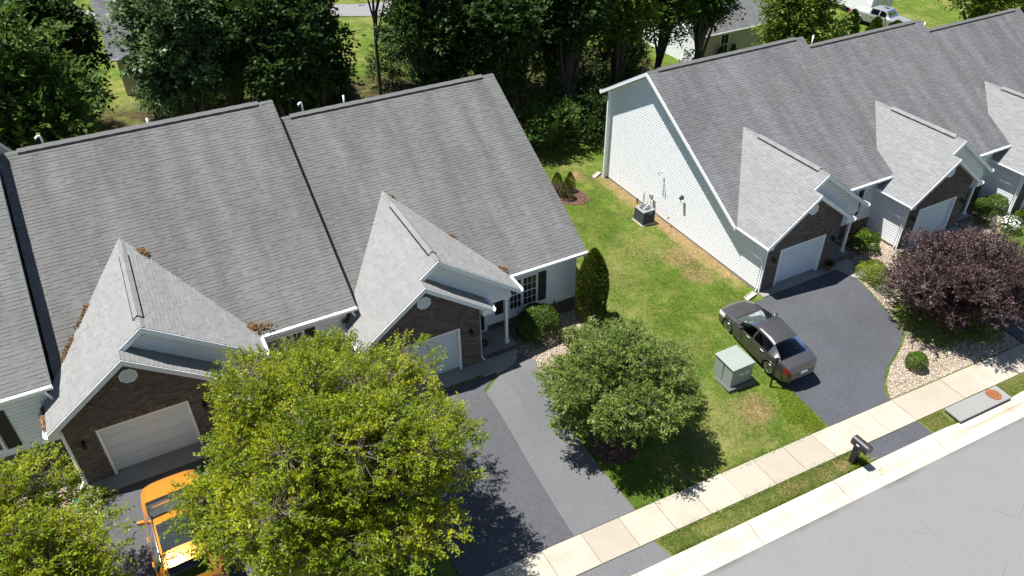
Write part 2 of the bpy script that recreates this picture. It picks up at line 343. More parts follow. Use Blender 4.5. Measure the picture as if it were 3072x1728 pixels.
# ---------------------------------------------------------------- terrain
# every townhouse: brick corner x0, brick front y0, pad level, main roof x range, ridge y, eave y, back wall y
UNITS = {
 'L':  dict(x0=-14.6, y0=21.14, p=2.66, xr0=-14.6, xr1=-4.5, yr=30.8, ye=22.2, yb=34.3),
 'A':  dict(x0=-4.62, y0=21.14, p=1.82, xr0=-4.52, xr1=5.33, yr=30.95, ye=22.5, yb=34.3),
 'B':  dict(x0=5.13, y0=21.14, p=1.00, xr0=5.28, xr1=15.33, yr=30.95, ye=22.5, yb=34.3),
 'R1': dict(x0=23.54, y0=20.27, p=0.0, xr0=23.17, xr1=33.48, yr=29.7, ye=22.03, yb=33.03),
 'R2': dict(x0=32.93, y0=20.27, p=-.61, xr0=33.4, xr1=43.0, yr=29.7, ye=22.03, yb=33.03),
 'R3': dict(x0=42.36, y0=20.27, p=-1.39, xr0=42.9, xr1=52.6, yr=29.7, ye=22.03, yb=33.03),
}
def hz(x, y):
    x = np.asarray(x, float); y = np.asarray(y, float)
    z = -.066*(np.clip(x, -30, 75)-23) - (1-np.clip((y-13.2)/6.8, 0, 1))
    for k, u in UNITS.items():
        if k == 'L': continue
        w = ss(u['x0']-1.3, u['x0']-.2, x)*(1-ss(u['x0']+4.7, u['x0']+6.0, x))*ss(u['y0']-5, u['y0']-1.2, y)*(1-ss(u['y0']+2, u['y0']+4, y))
        z = z+(u['p']-.06-z)*w
    return z
def H0(x, y): return float(hz(x, y))
def ground():
    xs = np.unique(np.concatenate([np.linspace(-320, -40, 15), np.linspace(-40, -9, 32), np.arange(-9, 47, .5), np.linspace(47, 90, 60), np.linspace(90, 420, 14)]).round(3))
    ys = np.unique(np.concatenate([np.linspace(-220, 4, 14), np.linspace(4, 9, 6), np.arange(9, 38, .4), np.linspace(38, 110, 80), np.linspace(110, 480, 14)]).round(3))
    X, Y = np.meshgrid(xs, ys); Z = hz(X, Y)
    Z = Z-np.where(Y < 10.86, .12, 0)
    Z = Z + .02*np.sin(X*1.7+np.sin(Y*1.3))*np.sin(Y*1.1+.5*np.sin(X*.9))*(Y > 14)
    nx, ny = len(xs), len(ys); v = np.stack([X, Y, Z], -1).reshape(-1, 3)
    i = np.arange(nx*ny).reshape(ny, nx); f = np.stack([i[:-1, :-1], i[:-1, 1:], i[1:, 1:], i[1:, :-1]], -1).reshape(-1, 4)
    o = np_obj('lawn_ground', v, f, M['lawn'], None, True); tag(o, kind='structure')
ground()
def clip_poly(P, axis, val, keep_less):
    out = []
    for i in range(len(P)):
        a, b = P[i], P[(i+1) % len(P)]
        ia = (a[axis] <= val) == keep_less or a[axis] == val; ib = (b[axis] <= val) == keep_less or b[axis] == val
        if ia: out.append(a)
        if ia != ib:
            t = (val-a[axis])/(b[axis]-a[axis]); out.append((a[0]+(b[0]-a[0])*t, a[1]+(b[1]-a[1])*t))
    return out
def drape(name, P, mat, dz, cell=.5, skirt=.08, parent=None, kind=None, zf=None):
    """a sheet with a real edge laid over the terrain"""
    zf = zf or H0
    xs = [p[0] for p in P]; ys = [p[1] for p in P]; mb = MB(); idx = {}
    def vid(x, y):
        k = (round(x, 3), round(y, 3))
        if k not in idx: idx[k] = len(mb.v); mb.v.append((x, y, zf(x, y)+dz))
        return idx[k]
    x = math.floor(min(xs)/cell)*cell
    while x < max(xs):
        S = clip_poly(clip_poly(P, 0, x, False), 0, x+cell, True)
        y = math.floor(min(ys)/cell)*cell
        while S and y < max(ys):
            Q = clip_poly(clip_poly(S, 1, y, False), 1, y+cell, True)
            ids = []
            for q in Q:
                k = vid(*q)
                if not ids or ids[-1] != k: ids.append(k)
            if len(ids) > 1 and ids[0] == ids[-1]: ids.pop()
            if len(set(ids)) > 2 and len(set(ids)) == len(ids): mb.f.append(tuple(ids))
            y += cell
        x += cell
    for i in range(len(P)):
        a, b = P[i], P[(i+1) % len(P)]; n = max(1, int(math.dist(a, b)/cell))
        for k in range(n):
            p = (a[0]+(b[0]-a[0])*k/n, a[1]+(b[1]-a[1])*k/n); q = (a[0]+(b[0]-a[0])*(k+1)/n, a[1]+(b[1]-a[1])*(k+1)/n)
            mb.quad((*p, zf(*p)+dz-skirt), (*q, zf(*q)+dz-skirt), (*q, zf(*q)+dz), (*p, zf(*p)+dz))
    o = mb.build(name, mat, parent)
    if kind: tag(o, kind=kind)
    return o
def smooth_poly(P, n=3):
    """Chaikin corner cutting for closed outlines"""
    for _ in range(n):
        Q = []
        for i in range(len(P)):
            a, b = P[i], P[(i+1) % len(P)]
            Q += [(a[0]*.75+b[0]*.25, a[1]*.75+b[1]*.25), (a[0]*.25+b[0]*.75, a[1]*.25+b[1]*.75)]
        P = Q
    return P
# street, kerb, sidewalk
drape('street', [(-25, 1), (70, 1), (70, 9.95), (-25, 9.95)], M['street'], .0, 2.5, kind='structure')
kerb = bpy.data.objects.new('kerb', None); link(kerb); tag(kerb, kind='structure')
KJ = [-3.8, .75, 5.4, 10.0, 14.57, 18.72, 24.02, 28.45, 33.0, 37.6, 42.2]
prof = [(9.95, .012), (10.02, .022), (10.34, .035), (10.42, .05), (10.56, .10), (10.66, .125), (10.88, .13), (10.9, .12)]
for a, b in zip(KJ[:-1], KJ[1:]):
    mb = MB(); n = len(prof); bot = [(9.95, -.12), (10.9, -.12)]; xs = np.linspace(a+.012, b-.012, max(2, int((b-a)/.3))); m = n+2
    for x in xs:
        dip = float(ss(24.9, 25.8, x)*(1-ss(29.0, 29.8, x)))                # the kerb drops to the mouth of the storm inlet
        for y, z in prof: mb.v.append((x, y, H0(x, 10)+(z if y < 10.4 else z*(1-dip)+.02*dip)))
        for y, z in bot[::-1]: mb.v.append((x, y, H0(x, 10)+z))
    for q in range(len(xs)-1):
        for i in range(m):
            j = (i+1) % m; mb.f.append((q*m+i, q*m+j, (q+1)*m+j, (q+1)*m+i)[::-1])
    mb.f.append(tuple(range(m))); k = (len(xs)-1)*m; mb.f.append(tuple(range(k, k+m))[::-1])
    mb.build('kerb_segment', M['kerb'], kerb)
walk = bpy.data.objects.new('sidewalk', None); link(walk); tag(walk, kind='structure')
x = 12.28-1.505*12
while x < 40:
    a, b = x+.008, x+1.505-.008; mb = MB(); dz = .045+random.uniform(-.006, .006)
    for (px, py) in ((a, 11.72), (b, 11.72), (b, 13.0), (a, 13.0)): mb.v.append((px, py, H0(px, 12)-.12))
    for (px, py) in ((a, 11.72), (b, 11.72), (b, 13.0), (a, 13.0)): mb.v.append((px, py, H0(px, 12)+dz))
    mb.f += [(0,3,2,1),(4,5,6,7),(0,1,5,4),(1,2,6,5),(2,3,7,6),(3,0,4,7)]
    mb.build('sidewalk_slab', M['concrete'], walk, bevel=.008); x += 1.505
# driveways and their aprons across the verge
for nm, P, mt in (
  ('driveway_right', [(23.0, 19.78), (20.55, 18.9), (20.42, 16.9), (20.62, 15.6), (20.76, 14.2), (20.8, 13.02), (24.3, 13.02), (24.45, 13.4), (24.8, 13.8), (25.67, 14.4), (26.6, 14.8), (27.5, 15.2), (28.04, 15.55), (28.17, 16.2), (28.19, 17.5), (28.35, 19.0), (28.1, 19.82)], 'drive_right'),
  ('driveway_middle', [(5.0, 13.02), (9.01, 13.02), (9.02, 15.3), (9.0, 19.6), (9.9, 20.3), (5.0, 20.4)], 'drive_old'),
  ('driveway_middle_extension', [(9.015, 13.02), (11.5, 13.02), (11.34, 14.6), (11.2, 17.1), (11.3, 18.7), (11.65, 20.45), (11.2, 21.0), (10.45, 20.38), (9.9, 20.1), (9.03, 19.5)], 'drive_new'),
  ('driveway_left', [(-4.4, 13.02), (-.2, 13.02), (-.25, 20.42), (-4.3, 20.42)], 'drive_old'),
  ('driveway_far_right', [(33.2, 13.02), (37.4, 13.02), (37.6, 19.8), (33.0, 19.8)], 'drive_right'),
  ('driveway_end', [(42.6, 13.02), (47.4, 13.02), (47.0, 19.8), (42.4, 19.8)], 'drive_right'),
  ('apron_right', [(20.72, 10.93), (24.28, 10.93), (24.3, 11.69), (21.5, 11.69)], 'drive_right'),
  ('apron_middle', [(4.9, 10.93), (11.48, 10.93), (11.3, 11.69), (5.2, 11.69)], 'drive_new'),
  ('apron_left', [(-4.5, 10.93), (-.1, 10.93), (-.3, 11.69), (-4.3, 11.69)], 'drive_old'),
  ('apron_far_right', [(33, 10.93), (37.4, 10.93), (37.3, 11.69), (33.2, 11.69)], 'drive_right')):
    drape(nm, P, M[mt], .035, .5, kind='structure')
# street behind the wood, seen through the trees
drape('back_street', [(-40, 78), (4, 72.3), (14, 69.4), (22, 67.0), (34, 66), (60, 61.5), (95, 54), (95, 58.5), (60, 66.5), (34, 71.5), (22, 71.0), (14, 72.6), (4, 75.5), (-40, 82)], M['path'], .05, 4, kind='structure')

# planting beds
def stones(name, P, n, parent=None, lo=.02, hi=.045, mat='stone', flat=.7):
    """loose stones scattered inside an outline, one mesh"""
    P = np.array(P); mn, mx = P.min(0), P.max(0)
    pts = RNG.uniform(mn, mx, (n*3, 2)); inside = np.zeros(len(pts), bool)
    j = len(P)-1
    for i in range(len(P)):
        c = ((P[i, 1] > pts[:, 1]) != (P[j, 1] > pts[:, 1])) & (pts[:, 0] < (P[j, 0]-P[i, 0])*(pts[:, 1]-P[i, 1])/(P[j, 1]-P[i, 1]+1e-9)+P[i, 0])
        inside ^= c; j = i
    pts = pts[inside][:n]; n = len(pts)
    oct_v = np.array([(1,0,0),(.3,.95,0),(-.8,.6,0),(-.8,-.6,0),(.3,-.95,0),(0,0,1.),(0,0,-1.)])
    oct_f = np.array([(0,1,5),(1,2,5),(2,3,5),(3,4,5),(4,0,5),(1,0,6),(2,1,6),(3,2,6),(4,3,6),(0,4,6)])
    s = RNG.uniform(lo, hi, (n, 1, 1))*RNG.uniform(.6, 1.3, (n, 1, 3))*np.array([1, 1, flat]); a = RNG.uniform(0, 6.28, n)
    v = oct_v[None]*s; c, sn = np.cos(a)[:, None], np.sin(a)[:, None]
    v = np.stack([v[..., 0]*c-v[..., 1]*sn, v[..., 0]*sn+v[..., 1]*c, v[..., 2]], -1)
    z = hz(pts[:, 0], pts[:, 1])+.035
    v = v+np.stack([pts[:, 0], pts[:, 1], z], -1)[:, None]
    f = (oct_f[None]+np.arange(n)[:, None, None]*7).reshape(-1, 3)
    return tag(np_obj(name, v.reshape(-1, 3), f, M[mat], parent), kind='stuff')
BED_R = [(24.38, 13.06), (24.9, 13.75), (25.75, 14.32), (27.5, 15.1), (28.12, 15.5), (28.27, 16.2), (28.3, 17.5), (28.45, 18.9), (28.9, 19.5), (28.9, 22.2), (32.9, 22.2), (32.9, 20.0), (31.6, 18.2), (30.2, 16.6), (30.3, 14.6), (33.1, 13.9), (33.1, 13.06)]
BED_M = [(11.25, 21.1), (11.7, 20.4), (11.4, 19.2), (12.2, 19.0), (13.2, 19.9), (14.9, 20.5), (15.7, 21.2), (15.6, 22.7), (11.3, 22.7)]
BED_AB = [(-.1, 20.4), (0, 15.5), (1.2, 14.6), (3.6, 14.8), (4.8, 16.2), (4.9, 20.6), (5.0, 22.7), (0, 22.7)]
BED_L = [(-4.75, 22.7), (-4.75, 21.1), (-4.3, 21.0), (-4.3, 20.0), (-4.8, 19.4), (-6.3, 19.2), (-8.8, 20), (-8.8, 22.7)]
BED_R2 = [(37.7, 22.2), (37.8, 19.6), (39.2, 18.6), (40.6, 19.5), (42.3, 20.2), (42.3, 22.2)]
for nm, P, n in (('rock_bed_right', BED_R, 5200), ('rock_bed_middle', BED_M, 1300), ('rock_bed_between', BED_AB, 2600), ('rock_bed_left', BED_L, 1200), ('rock_bed_far', BED_R2, 700)):
    d = drape(nm, P, M['gravel'], .02, .5, .05, kind='structure'); stones(nm+'_stones', P, n)
mul = drape('mulch_bed', smooth_poly([(18.7, 32.2), (19.6, 30.9), (20.7, 30.6), (21.4, 31.3), (21.1, 32.6), (20.4, 33.6), (19.2, 33.6)]), M['mulch'], .03, .5, .04, kind='structure')
stones('mulch_bed_chips', [(18.9, 32.2), (19.7, 31.1), (20.7, 30.8), (21.2, 31.4), (20.9, 32.6), (20.2, 33.4), (19.3, 33.4)], 900, None, .02, .05, 'mulch_chip', .4)
ring = [(12.35+1.0*math.cos(t), 15.75+.95*math.sin(t)) for t in np.linspace(0, 6.0, 12)]
drape('mulch_ring', smooth_poly(ring, 2), M['mulch'], .03, .5, .04, kind='structure'); stones('mulch_ring_chips', ring, 700, None, .02, .05, 'mulch_chip', .4)
def edging(name, pts, label):
    mb = MB(); mb.tube([(x, y, H0(x, y)+.06) for x, y in pts], .035, 6); tag(mb.build(name, M['black_plastic'], None, True), label, 'edging')
edging('bed_edging', [(28.25, 16.9), (28.6, 16.6), (29.1, 16.7), (29.5, 17.1), (29.7, 17.7)], 'black landscape edging curving through the rock bed beside right driveway')
edging('bed_edging', [(29.2, 19.15), (29.8, 19.35), (30.6, 19.3), (31.3, 18.9)], 'black landscape edging behind the lime shrubs near the plum tree')
edging('bed_edging', [(40.3, 20.2), (40.7, 19.7), (41.4, 19.5), (42.2, 19.8)], 'black landscape edging round the bed with the garden flag')

# ---------------------------------------------------------------- townhouses
PIECE = {}                                     # mesh data shared by alike pieces
CAMP = np.array([0, 0, CAM_H])
def frame(O, U, V):
    U = Vector(U).normalized(); V = Vector(V).normalized(); N = U.cross(V)
    return Matrix(((U.x, V.x, N.x, O[0]), (U.y, V.y, N.y, O[1]), (U.z, V.z, N.z, O[2]), (0, 0, 0, 1)))
def span(P, v):
    """u-interval of convex polygon P at height v"""
    us = []
    for i in range(len(P)):
        (u0, v0), (u1, v1) = P[i], P[(i+1) % len(P)]
        if (v0 <= v <= v1) or (v1 <= v <= v0):
            if abs(v1-v0) < 1e-9: us += [u0, u1]
            else: us.append(u0+(u1-u0)*(v-v0)/(v1-v0))
    return (min(us), max(us)) if us else None
EXPO = .142
TABW = (.15, .21, .27, .34); TABT = (.008, .017)
def tab_geo(l0, r0, l1, r1, h, t):
    return [(l0, 0, t), (r0, 0, t), (r1, h+.02, .004), (l1, h+.02, .004), (l0, 0, 0), (r0, 0, 0)], [(0, 1, 2, 3), (4, 5, 1, 0), (4, 0, 3), (5, 2, 1)]
def shingle_tabs(P, rnd):
    vs = [p[1] for p in P]; v = min(vs); out = []; row = 0
    while v < max(vs)-.01:
        h = min(EXPO, max(vs)-v); a = span(P, v+1e-6); b = span(P, v+h-1e-6)
        if a and b:
            lo, hi = min(a[0], b[0]), max(a[1], b[1]); u = lo-rnd.uniform(0, .3)
            while u < hi:
                w = rnd.choice(TABW); t = TABT[1] if rnd.random() < .68 else TABT[0]
                l0, r0, l1, r1 = max(u, a[0]), min(u+w, a[1]), max(u, b[0]), min(u+w, b[1])
                if r0-l0 > .012 or r1-l1 > .012:
                    r0 = max(r0, l0); r1 = max(r1, l1)
                    full = abs(r0-l0-w) < 1e-6 and abs(r1-l1-w) < 1e-6 and h == EXPO
                    out.append((v, l0, r0, l1, r1, h, t, w, full))
                u += w
        v += EXPO; row += 1
    return out
def shingle_roof(planes, roof, mat, rnd, singles=300):
    """planes: list of (O,U,V,polygon). The nearest full tabs become objects, the rest one mesh"""
    cand = []; mbv = []; mbf = []
    for pi, (O, U, V, P) in enumerate(planes):
        F = frame(O, U, V)
        for t in shingle_tabs(P, rnd):
            c = F @ Vector(((t[1]+t[2])/2, t[0]+.07, .01)); d = (Vector(CAMP)-c)
            facing = F.to_3x3().col[2].dot(d.normalized())
            cand.append((d.length/max(.12, facing) if t[8] else 1e6, pi, t, F))
    cand.sort(key=lambda q: q[0])
    for k, (d, pi, t, F) in enumerate(cand):
        v, l0, r0, l1, r1, h, th, w, full = t
        if k < singles and full:
            key = ('sh', w, th, mat.name)
            if key not in PIECE:
                mb = MB(); mb.v, mb.f = tab_geo(0, w, 0, w, EXPO, th); PIECE[key] = mb.mesh('shingle', mat)
            link(bpy.data.objects.new('shingle', PIECE[key]), roof, F @ Matrix.Translation((l0, v, 0)))
        else:
            gv, gf = tab_geo(l0, r0, l1, r1, h, th); n = len(mbv)
            mbv += [tuple(F @ Vector((x, y+v, z))) for x, y, z in gv]; mbf += [tuple(n+i for i in f) for f in gf]
    mb = MB(); mb.v = mbv; mb.f = mbf; tag(mb.build('shingles', mat, roof), kind='stuff')
def deck(mb, O, U, V, P, th=.14):
    """solid roof deck below the shingles"""
    F = frame(O, U, V); N = F.to_3x3().col[2]; cu = sum(q[0] for q in P)/len(P)
    pts = [F @ Vector((u+(.012 if u < cu else -.012), v+.004, -.003)) for u, v in P]; mb.prism([p-N*th for p in pts], N*th)
def board(mb, a, b, depth, th, out):
    """a plank hanging below the line a-b, thickness th along out"""
    a = Vector(a); b = Vector(b); D = Vector((0, 0, -depth)); mb.prism([a, b, b+D, a+D], Vector(out)*th)
def gutter_geo(mb, a, b, out, w=.12, h=.11, t=.012):
    """open U trough from a to b (top back edge), out = horizontal unit away from roof"""
    a = Vector(a); b = Vector(b); out = Vector(out); D = Vector((0, 0, -1)); along = (b-a)
    prof = [(0, 0), (0, h), (w*.8, h), (w, h*.3), (w, 0), (w-t, 0), (w-t, h*.3), (w*.8-t, h-t), (t, h-t), (t, 0)]
    mb.prism([a+out*o+D*d for o, d in prof], along)
def siding(wall, mat, O, along, z0, z1, span_fn, step=.14, out=(0, -1, 0)):
    """lapped boards; span_fn(z) -> (s0,s1) along"""
    O = Vector(O); A = Vector(along); out = Vector(out); z = z0
    while z < z1-.02:
        h = min(step, z1-z); sp = span_fn(z+h*.5)
        if sp and sp[1]-sp[0] > .05:
            s0, s1 = sp; mb = MB(); k = []
            for s in (s0, s1):
                p = O+A*s
                k.append([p+Vector((0, 0, z))+out*.004, p+Vector((0, 0, z))+out*.022, p+Vector((0, 0, z+h*.70))+out*.021, p+Vector((0, 0, z+h*.74))+out*.003, p+Vector((0, 0, z+h+.004))+out*.004, p+Vector((0, 0, z+h+.004))+out*.002])
            mb.prism(k[0], k[1][0]-k[0][0]); mb.build('siding_board', mat, wall)
        z += step
def bricks(wall, O, along, out, rows, rnd, singles=300, bw=.2, bh=.0667):
    """rows: list of (z, [(s0,s1),...]) running bond brick courses"""
    O = Vector(O); A = Vector(along); out = Vector(out); full = []; rest = []
    for i, (z, ints) in enumerate(rows):
        for s0, s1 in ints:
            s = math.floor(s0/bw)*bw-(bw/2 if i % 2 else 0)
            while s < s1-.02:
                a, b = max(s, s0), min(s+bw, s1)
                if b-a > .04: (full if abs(b-a-bw) < 1e-6 else rest).append((a, b, z))
                s += bw
    rnd.shuffle(full)
    full.sort(key=lambda q: -round(q[2]/1.2))
    F = Matrix(((A.x, out.x, 0, O.x), (A.y, out.y, 0, O.y), (A.z, out.z, 1, O.z), (0, 0, 0, 1)))
    def geo(mb, l, dep):
        n = len(mb.v); j = .006; e = .004
        mb.v += [(j, 0, j), (l-j, 0, j), (l-j, 0, bh-j), (j, 0, bh-j), (j+e, dep, j+e), (l-j-e, dep, j+e), (l-j-e, dep, bh-j-e), (j+e, dep, bh-j-e)]
        mb.f += [tuple(n+i for i in q) for q in ((4,5,6,7),(0,1,5,4),(1,2,6,5),(2,3,7,6),(3,0,4,7))]
    for a, b, z in full[:singles]:
        dep = rnd.choice((.012, .016)); key = ('br', dep)
        if key not in PIECE:
            mb = MB(); geo(mb, bw, dep); PIECE[key] = mb.mesh('brick', M['brick'])
        link(bpy.data.objects.new('brick', PIECE[key]), wall, F @ Matrix.Translation((a, 0, z)))
    mb = MB()
    for a, b, z in full[singles:]+rest:
        n = len(mb.v); geo(mb, b-a, rnd.choice((.012, .016)))
        for i in range(n, len(mb.v)): mb.v[i] = tuple(F @ (Vector(mb.v[i])+Vector((a, 0, z))))
    if mb.v: tag(mb.build('bricks', M['brick'], wall), kind='stuff')
def window(root, x, y, z, w, h, cols=2, rows=4, name='window', sash=True):
    """front-facing window; x,z lower left corner, y wall plane"""
    mb = MB(); f = .06
    mb.box(x-f, x, y-.06, y, z-f, z+h+f).box(x+w, x+w+f, y-.06, y, z-f, z+h+f).box(x, x+w, y-.06, y, z-f, z).box(x, x+w, y-.06, y, z+h, z+h+f)
    wd = mb.build(name, M['trim'], root)
    for s in range(2 if sash else 1):
        hh = h/(2 if sash else 1); MB().box(x+.01, x+w-.01, y-.032+.008*s, y-.024+.008*s, z+hh*s+.012, z+hh*(s+1)-.012).build('pane', M['glass'], wd)
    for i in range(1, cols):
        MB().box(x+w*i/cols-.008, x+w*i/cols+.008, y-.042, y-.033, z, z+h).build('muntin', M['trim'], wd)
    for i in range(1, rows):
        t = .022 if (sash and i == rows//2) else .008
        MB().box(x, x+w, y-.045, y-.033, z+h*i/rows-t, z+h*i/rows+t).build('muntin', M['trim'], wd)
    return wd
def shutter(root, x, y, z, w, h):
    mb = MB(); f = .045
    mb.box(x, x+f, y-.05, y-.018, z, z+h).box(x+w-f, x+w, y-.05, y-.018, z, z+h)
    for k in (0, .48, 1): mb.box(x+f, x+w-f, y-.048, y-.018, z+(h-f)*k, z+(h-f)*k+f)
    mb.box(x+f, x+w-f, y-.03, y-.02, z+f, z+h-f)
    for k in range(int((h-.1)/.06)):
        mb.box(x+f+.004, x+w-f-.004, y-.04, y-.031, z+.06+k*.06, z+.085+k*.06)
    mb.build('shutter', M['shutter'], root)
def wall_lamp(root, x, y, z):
    mb = MB(); mb.box(x-.05, x+.05, y-.03, y-.012, z-.1, z+.1); mb.tube([(x, y-.03, z+.05), (x, y-.12, z+.1), (x, y-.15, z+.06)], .012, 6)
    mb.lathe([(.03, .06), (.085, .03), (.07, .02), (.075, -.13), (.05, -.15), (.02, -.17)], (x, y-.15, z), 6); mb.build('wall_lamp', M['black_metal'], root)
def gable_vent(root, c, ax, rw=.28, rh=.27, mat='trim'):
    """octagonal louvre; ax = (along vector, out vector)"""
    A, Oo = Vector(ax[0]), Vector(ax[1]); c = Vector(c); Z = Vector((0, 0, 1))
    P = [(rw*math.cos(t), rh*math.sin(t)) for t in [R(22.5+45*i) for i in range(8)]]
    mb = MB()
    for i in range(8):
        j = (i+1) % 8; q = [c+A*P[i][0]+Z*P[i][1], c+A*P[j][0]+Z*P[j][1], c+A*P[j][0]*.82+Z*P[j][1]*.82, c+A*P[i][0]*.82+Z*P[i][1]*.82]
        mb.prism(q, Oo*.05)
    mb.poly([c+A*p[0]*.84+Z*p[1]*.84+Oo*.012 for p in P])
    v = mb.build('gable_vent', M[mat], root)
    for k in range(6):
        z = -rh*.72+k*rh*.288; ww = rw*.8*min(1, (1-abs(z)/rh)*1.9); s = MB()
        s.prism([c-A*ww+Z*z+Oo*.014, c+A*ww+Z*z+Oo*.014, c+A*ww+Z*(z-.02)+Oo*.042, c-A*ww+Z*(z-.02)+Oo*.042], Z*.018); s.build('slat', M[mat], v)
def downspout(root, pts, mat='trim'):
    mb = MB(); mb.tube(pts, .042, 6); mb.build('downspout', M[mat], root, True)
def ridge_vent(root, a, b, dirL, dirR, mat):
    """raised cap of overlapping pieces along a ridge from a to b; dirL/R run down the two slopes"""
    a, b = Vector(a), Vector(b); n = max(2, int((b-a).length/.29)); mb = MB(); L = Vector(dirL).normalized(); Rr = Vector(dirR).normalized(); Z = Vector((0, 0, 1))
    for i in range(n):
        p = a+(b-a)*(i/n); q = a+(b-a)*((i+1)/n+.004); zz = .075+.006*(i % 2)
        k = len(mb.v)
        for s in (p, q):
            mb.v += [tuple(s+L*.17+Z*(zz-.035)), tuple(s+L*.17+Z*zz), tuple(s+Z*(zz+.012)), tuple(s+Rr*.17+Z*zz), tuple(s+Rr*.17+Z*(zz-.035))]
        for j in range(4): mb.f.append((k+j, k+j+1, k+6+j, k+5+j))
        mb.f += [(k, k+1, k+2, k+3, k+4), (k+9, k+8, k+7, k+6, k+5)]
    mb.build('ridge_vent', mat, root)
    mb = MB()  # dark strips: vent mesh, widened past the cap to paint in its cast shadow
    for D in (L, Rr):
        mb.prism([a+D*.11+Z*.022, b+D*.11+Z*.022, b+D*.205+Z*.022, a+D*.205+Z*.022], Z*.014)
    mb.build('ridge_mesh_and_shadow', M['dark_gap'], root)
def ridge_cap(root, a, b, dirL, dirR, mat):
    a, b = Vector(a), Vector(b); n = max(1, int((b-a).length/.15)); mb = MB(); L = Vector(dirL).normalized(); Rr = Vector(dirR).normalized(); Z = Vector((0, 0, 1))
    for i in range(n):
        p = a+(b-a)*(i/n); q = a+(b-a)*((i+1)/n+.03/n); k = len(mb.v)
        for s, h in ((p, .03), (q, .018)):
            mb.v += [tuple(s+L*.14+Z*h), tuple(s+L*.05+Z*(h+.008)), tuple(s+Rr*.05+Z*(h+.008)), tuple(s+Rr*.14+Z*h)]
        for j in range(3): mb.f.append((k+j, k+j+1, k+5+j, k+4+j))
        mb.f.append((k, k+1, k+2, k+3))
    mb.build('ridge_cap', mat, root)
SG = .74
def townhouse(key, label, gable_wall=False, end_wall=False, garage=True, detail=True):
    u = UNITS[key]; x0, y0, p, xr0, xr1, yr, ye, yb = (u[k] for k in ('x0', 'y0', 'p', 'xr0', 'xr1', 'yr', 'ye', 'yb'))
    rnd = random.Random(hash(key) % 1000+ord(key[0])); right = key[0] == 'R'
    root = thing('townhouse', (x0+2, y0, p), label, 'house', 'attached townhouses along the street')
    sh = M['shingle_r'] if right else M['shingle']; TR = M['trim']
    zE, zR = p+2.70, p+7.45; sm = (zR-zE)/(yr-ye); ybe = yb+.55; sb = .6; zBe = zR-sb*(ybe-yr)
    yw = ye+.30; xl = x0-.30; zl = p+2.72; xpL, xpU = x0+2.32, x0+3.10; zpL, zpU = zl+SG*(xpL-xl), zl+SG*(xpU-xl)
    xrl, xru = x0+4.95, x0+6.42; yo = y0-.30; yU = yo+.52; xe = xr1-.32
    planes = []
    fl = math.hypot(yr-ye, zR-zE); bl = math.hypot(ybe-yr, zR-zBe)
    planes.append(((xr0, ye, zE), (1, 0, 0), (0, yr-ye, zR-zE), [(0, 0), (xr1-xr0, 0), (xr1-xr0, fl), (0, fl)]))
    planes.append(((xr1, ybe, zBe), (-1, 0, 0), (0, yr-ybe, zR-zBe), [(0, 0), (xr1-xr0, 0), (xr1-xr0, bl), (0, bl)]))
    if garage:
        g = math.hypot(1, SG); yv = lambda z: ye+(z-zE)/sm
        def LP(x, y): return (yo-y, (x-xl)*g)           # left plane: u runs to -y, v upslope
        planes.append(((xl, yo, zl), (0, -1, 0), (1, 0, SG), [LP(xl, yv(zl)), LP(xl, yo), LP(xpL, yo), LP(xpL, yv(zpL))]))
        planes.append(((xl, yo, zl), (0, -1, 0), (1, 0, SG), [LP(xpL, yv(zpL)), LP(xpL, yU), LP(xpU, yU), LP(xpU, yv(zpU))]))
        zrl = zpL-SG*(xrl-xpL); zru = zpU-SG*(xru-xpU)
        def RP(x, y, xb): return (y-yo, (xb-x)*g)
        planes.append(((xrl, yo, zrl), (0, 1, 0), (-1, 0, SG), [RP(xrl, yo, xrl), RP(xrl, yU+.34, xrl), RP(xpL, yU+.34, xrl), RP(xpL, yo, xrl)]))
        planes.append(((xru, yo, zru), (0, 1, 0), (-1, 0, SG), [RP(xru, yU, xru), RP(xru, yv(zru), xru), RP(xpU, yv(zpU), xru), RP(xpU, yU, xru)]))
    mb = MB()
    for O, U, V, P in planes: deck(mb, O, U, V, P)
    roof = mb.build('roof', TR, root)
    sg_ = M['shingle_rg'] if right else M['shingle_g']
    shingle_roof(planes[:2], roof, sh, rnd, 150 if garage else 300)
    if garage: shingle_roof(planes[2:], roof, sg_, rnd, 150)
    # ridge
    fd, bd = (0, ye-yr, zE-zR), (0, ybe-yr, zBe-zR)
    ridge_cap(root, (xr0, yr, zR), (xr1, yr, zR), fd, bd, M['cap'])
    ridge_vent(root, (xr0+(.62 if not right or key == 'R1' else .25), yr, zR), (xr1-.62, yr, zR), fd, bd, M['cap'])
    # rakes, fascia, main gutter
    mb = MB()
    for xx, sgn in ((xr0, -1), (xr1, 1)):
        xb = xx+sgn*(.012 if gable_wall and sgn < 0 else -.034)
        for a, b in (((xb, ye, zE-.03), (xb, yr, zR-.03)), ((xb, yr, zR-.03), (xb, ybe, zBe-.03))):
            mb = MB(); board(mb, a, b, .18, .028, (sgn, 0, 0)); mb.build('rake_board', TR, root)
    gx0 = xru if garage else xr0
    mb = MB(); board(mb, (gx0, ye, zE-.02), (xr1, ye, zE-.02), .17, .025, (0, -1, 0)); mb.build('fascia', TR, root)
    mb = MB(); gutter_geo(mb, (gx0-.02, ye-.027, zE-.025), (xr1+.03, ye-.027, zE-.025), (0, -1, 0)); mb.build('gutter', TR, root)
    mb = MB(); gutter_geo(mb, (xr0, ybe+.005, zBe-.03), (xr1, ybe+.005, zBe-.03), (0, 1, 0)); mb.build('gutter', TR, root)
    MB().box(gx0-.1, xr1-.02, ye+.012, yw, zE-.2, zE-.18).build('soffit', TR, root)
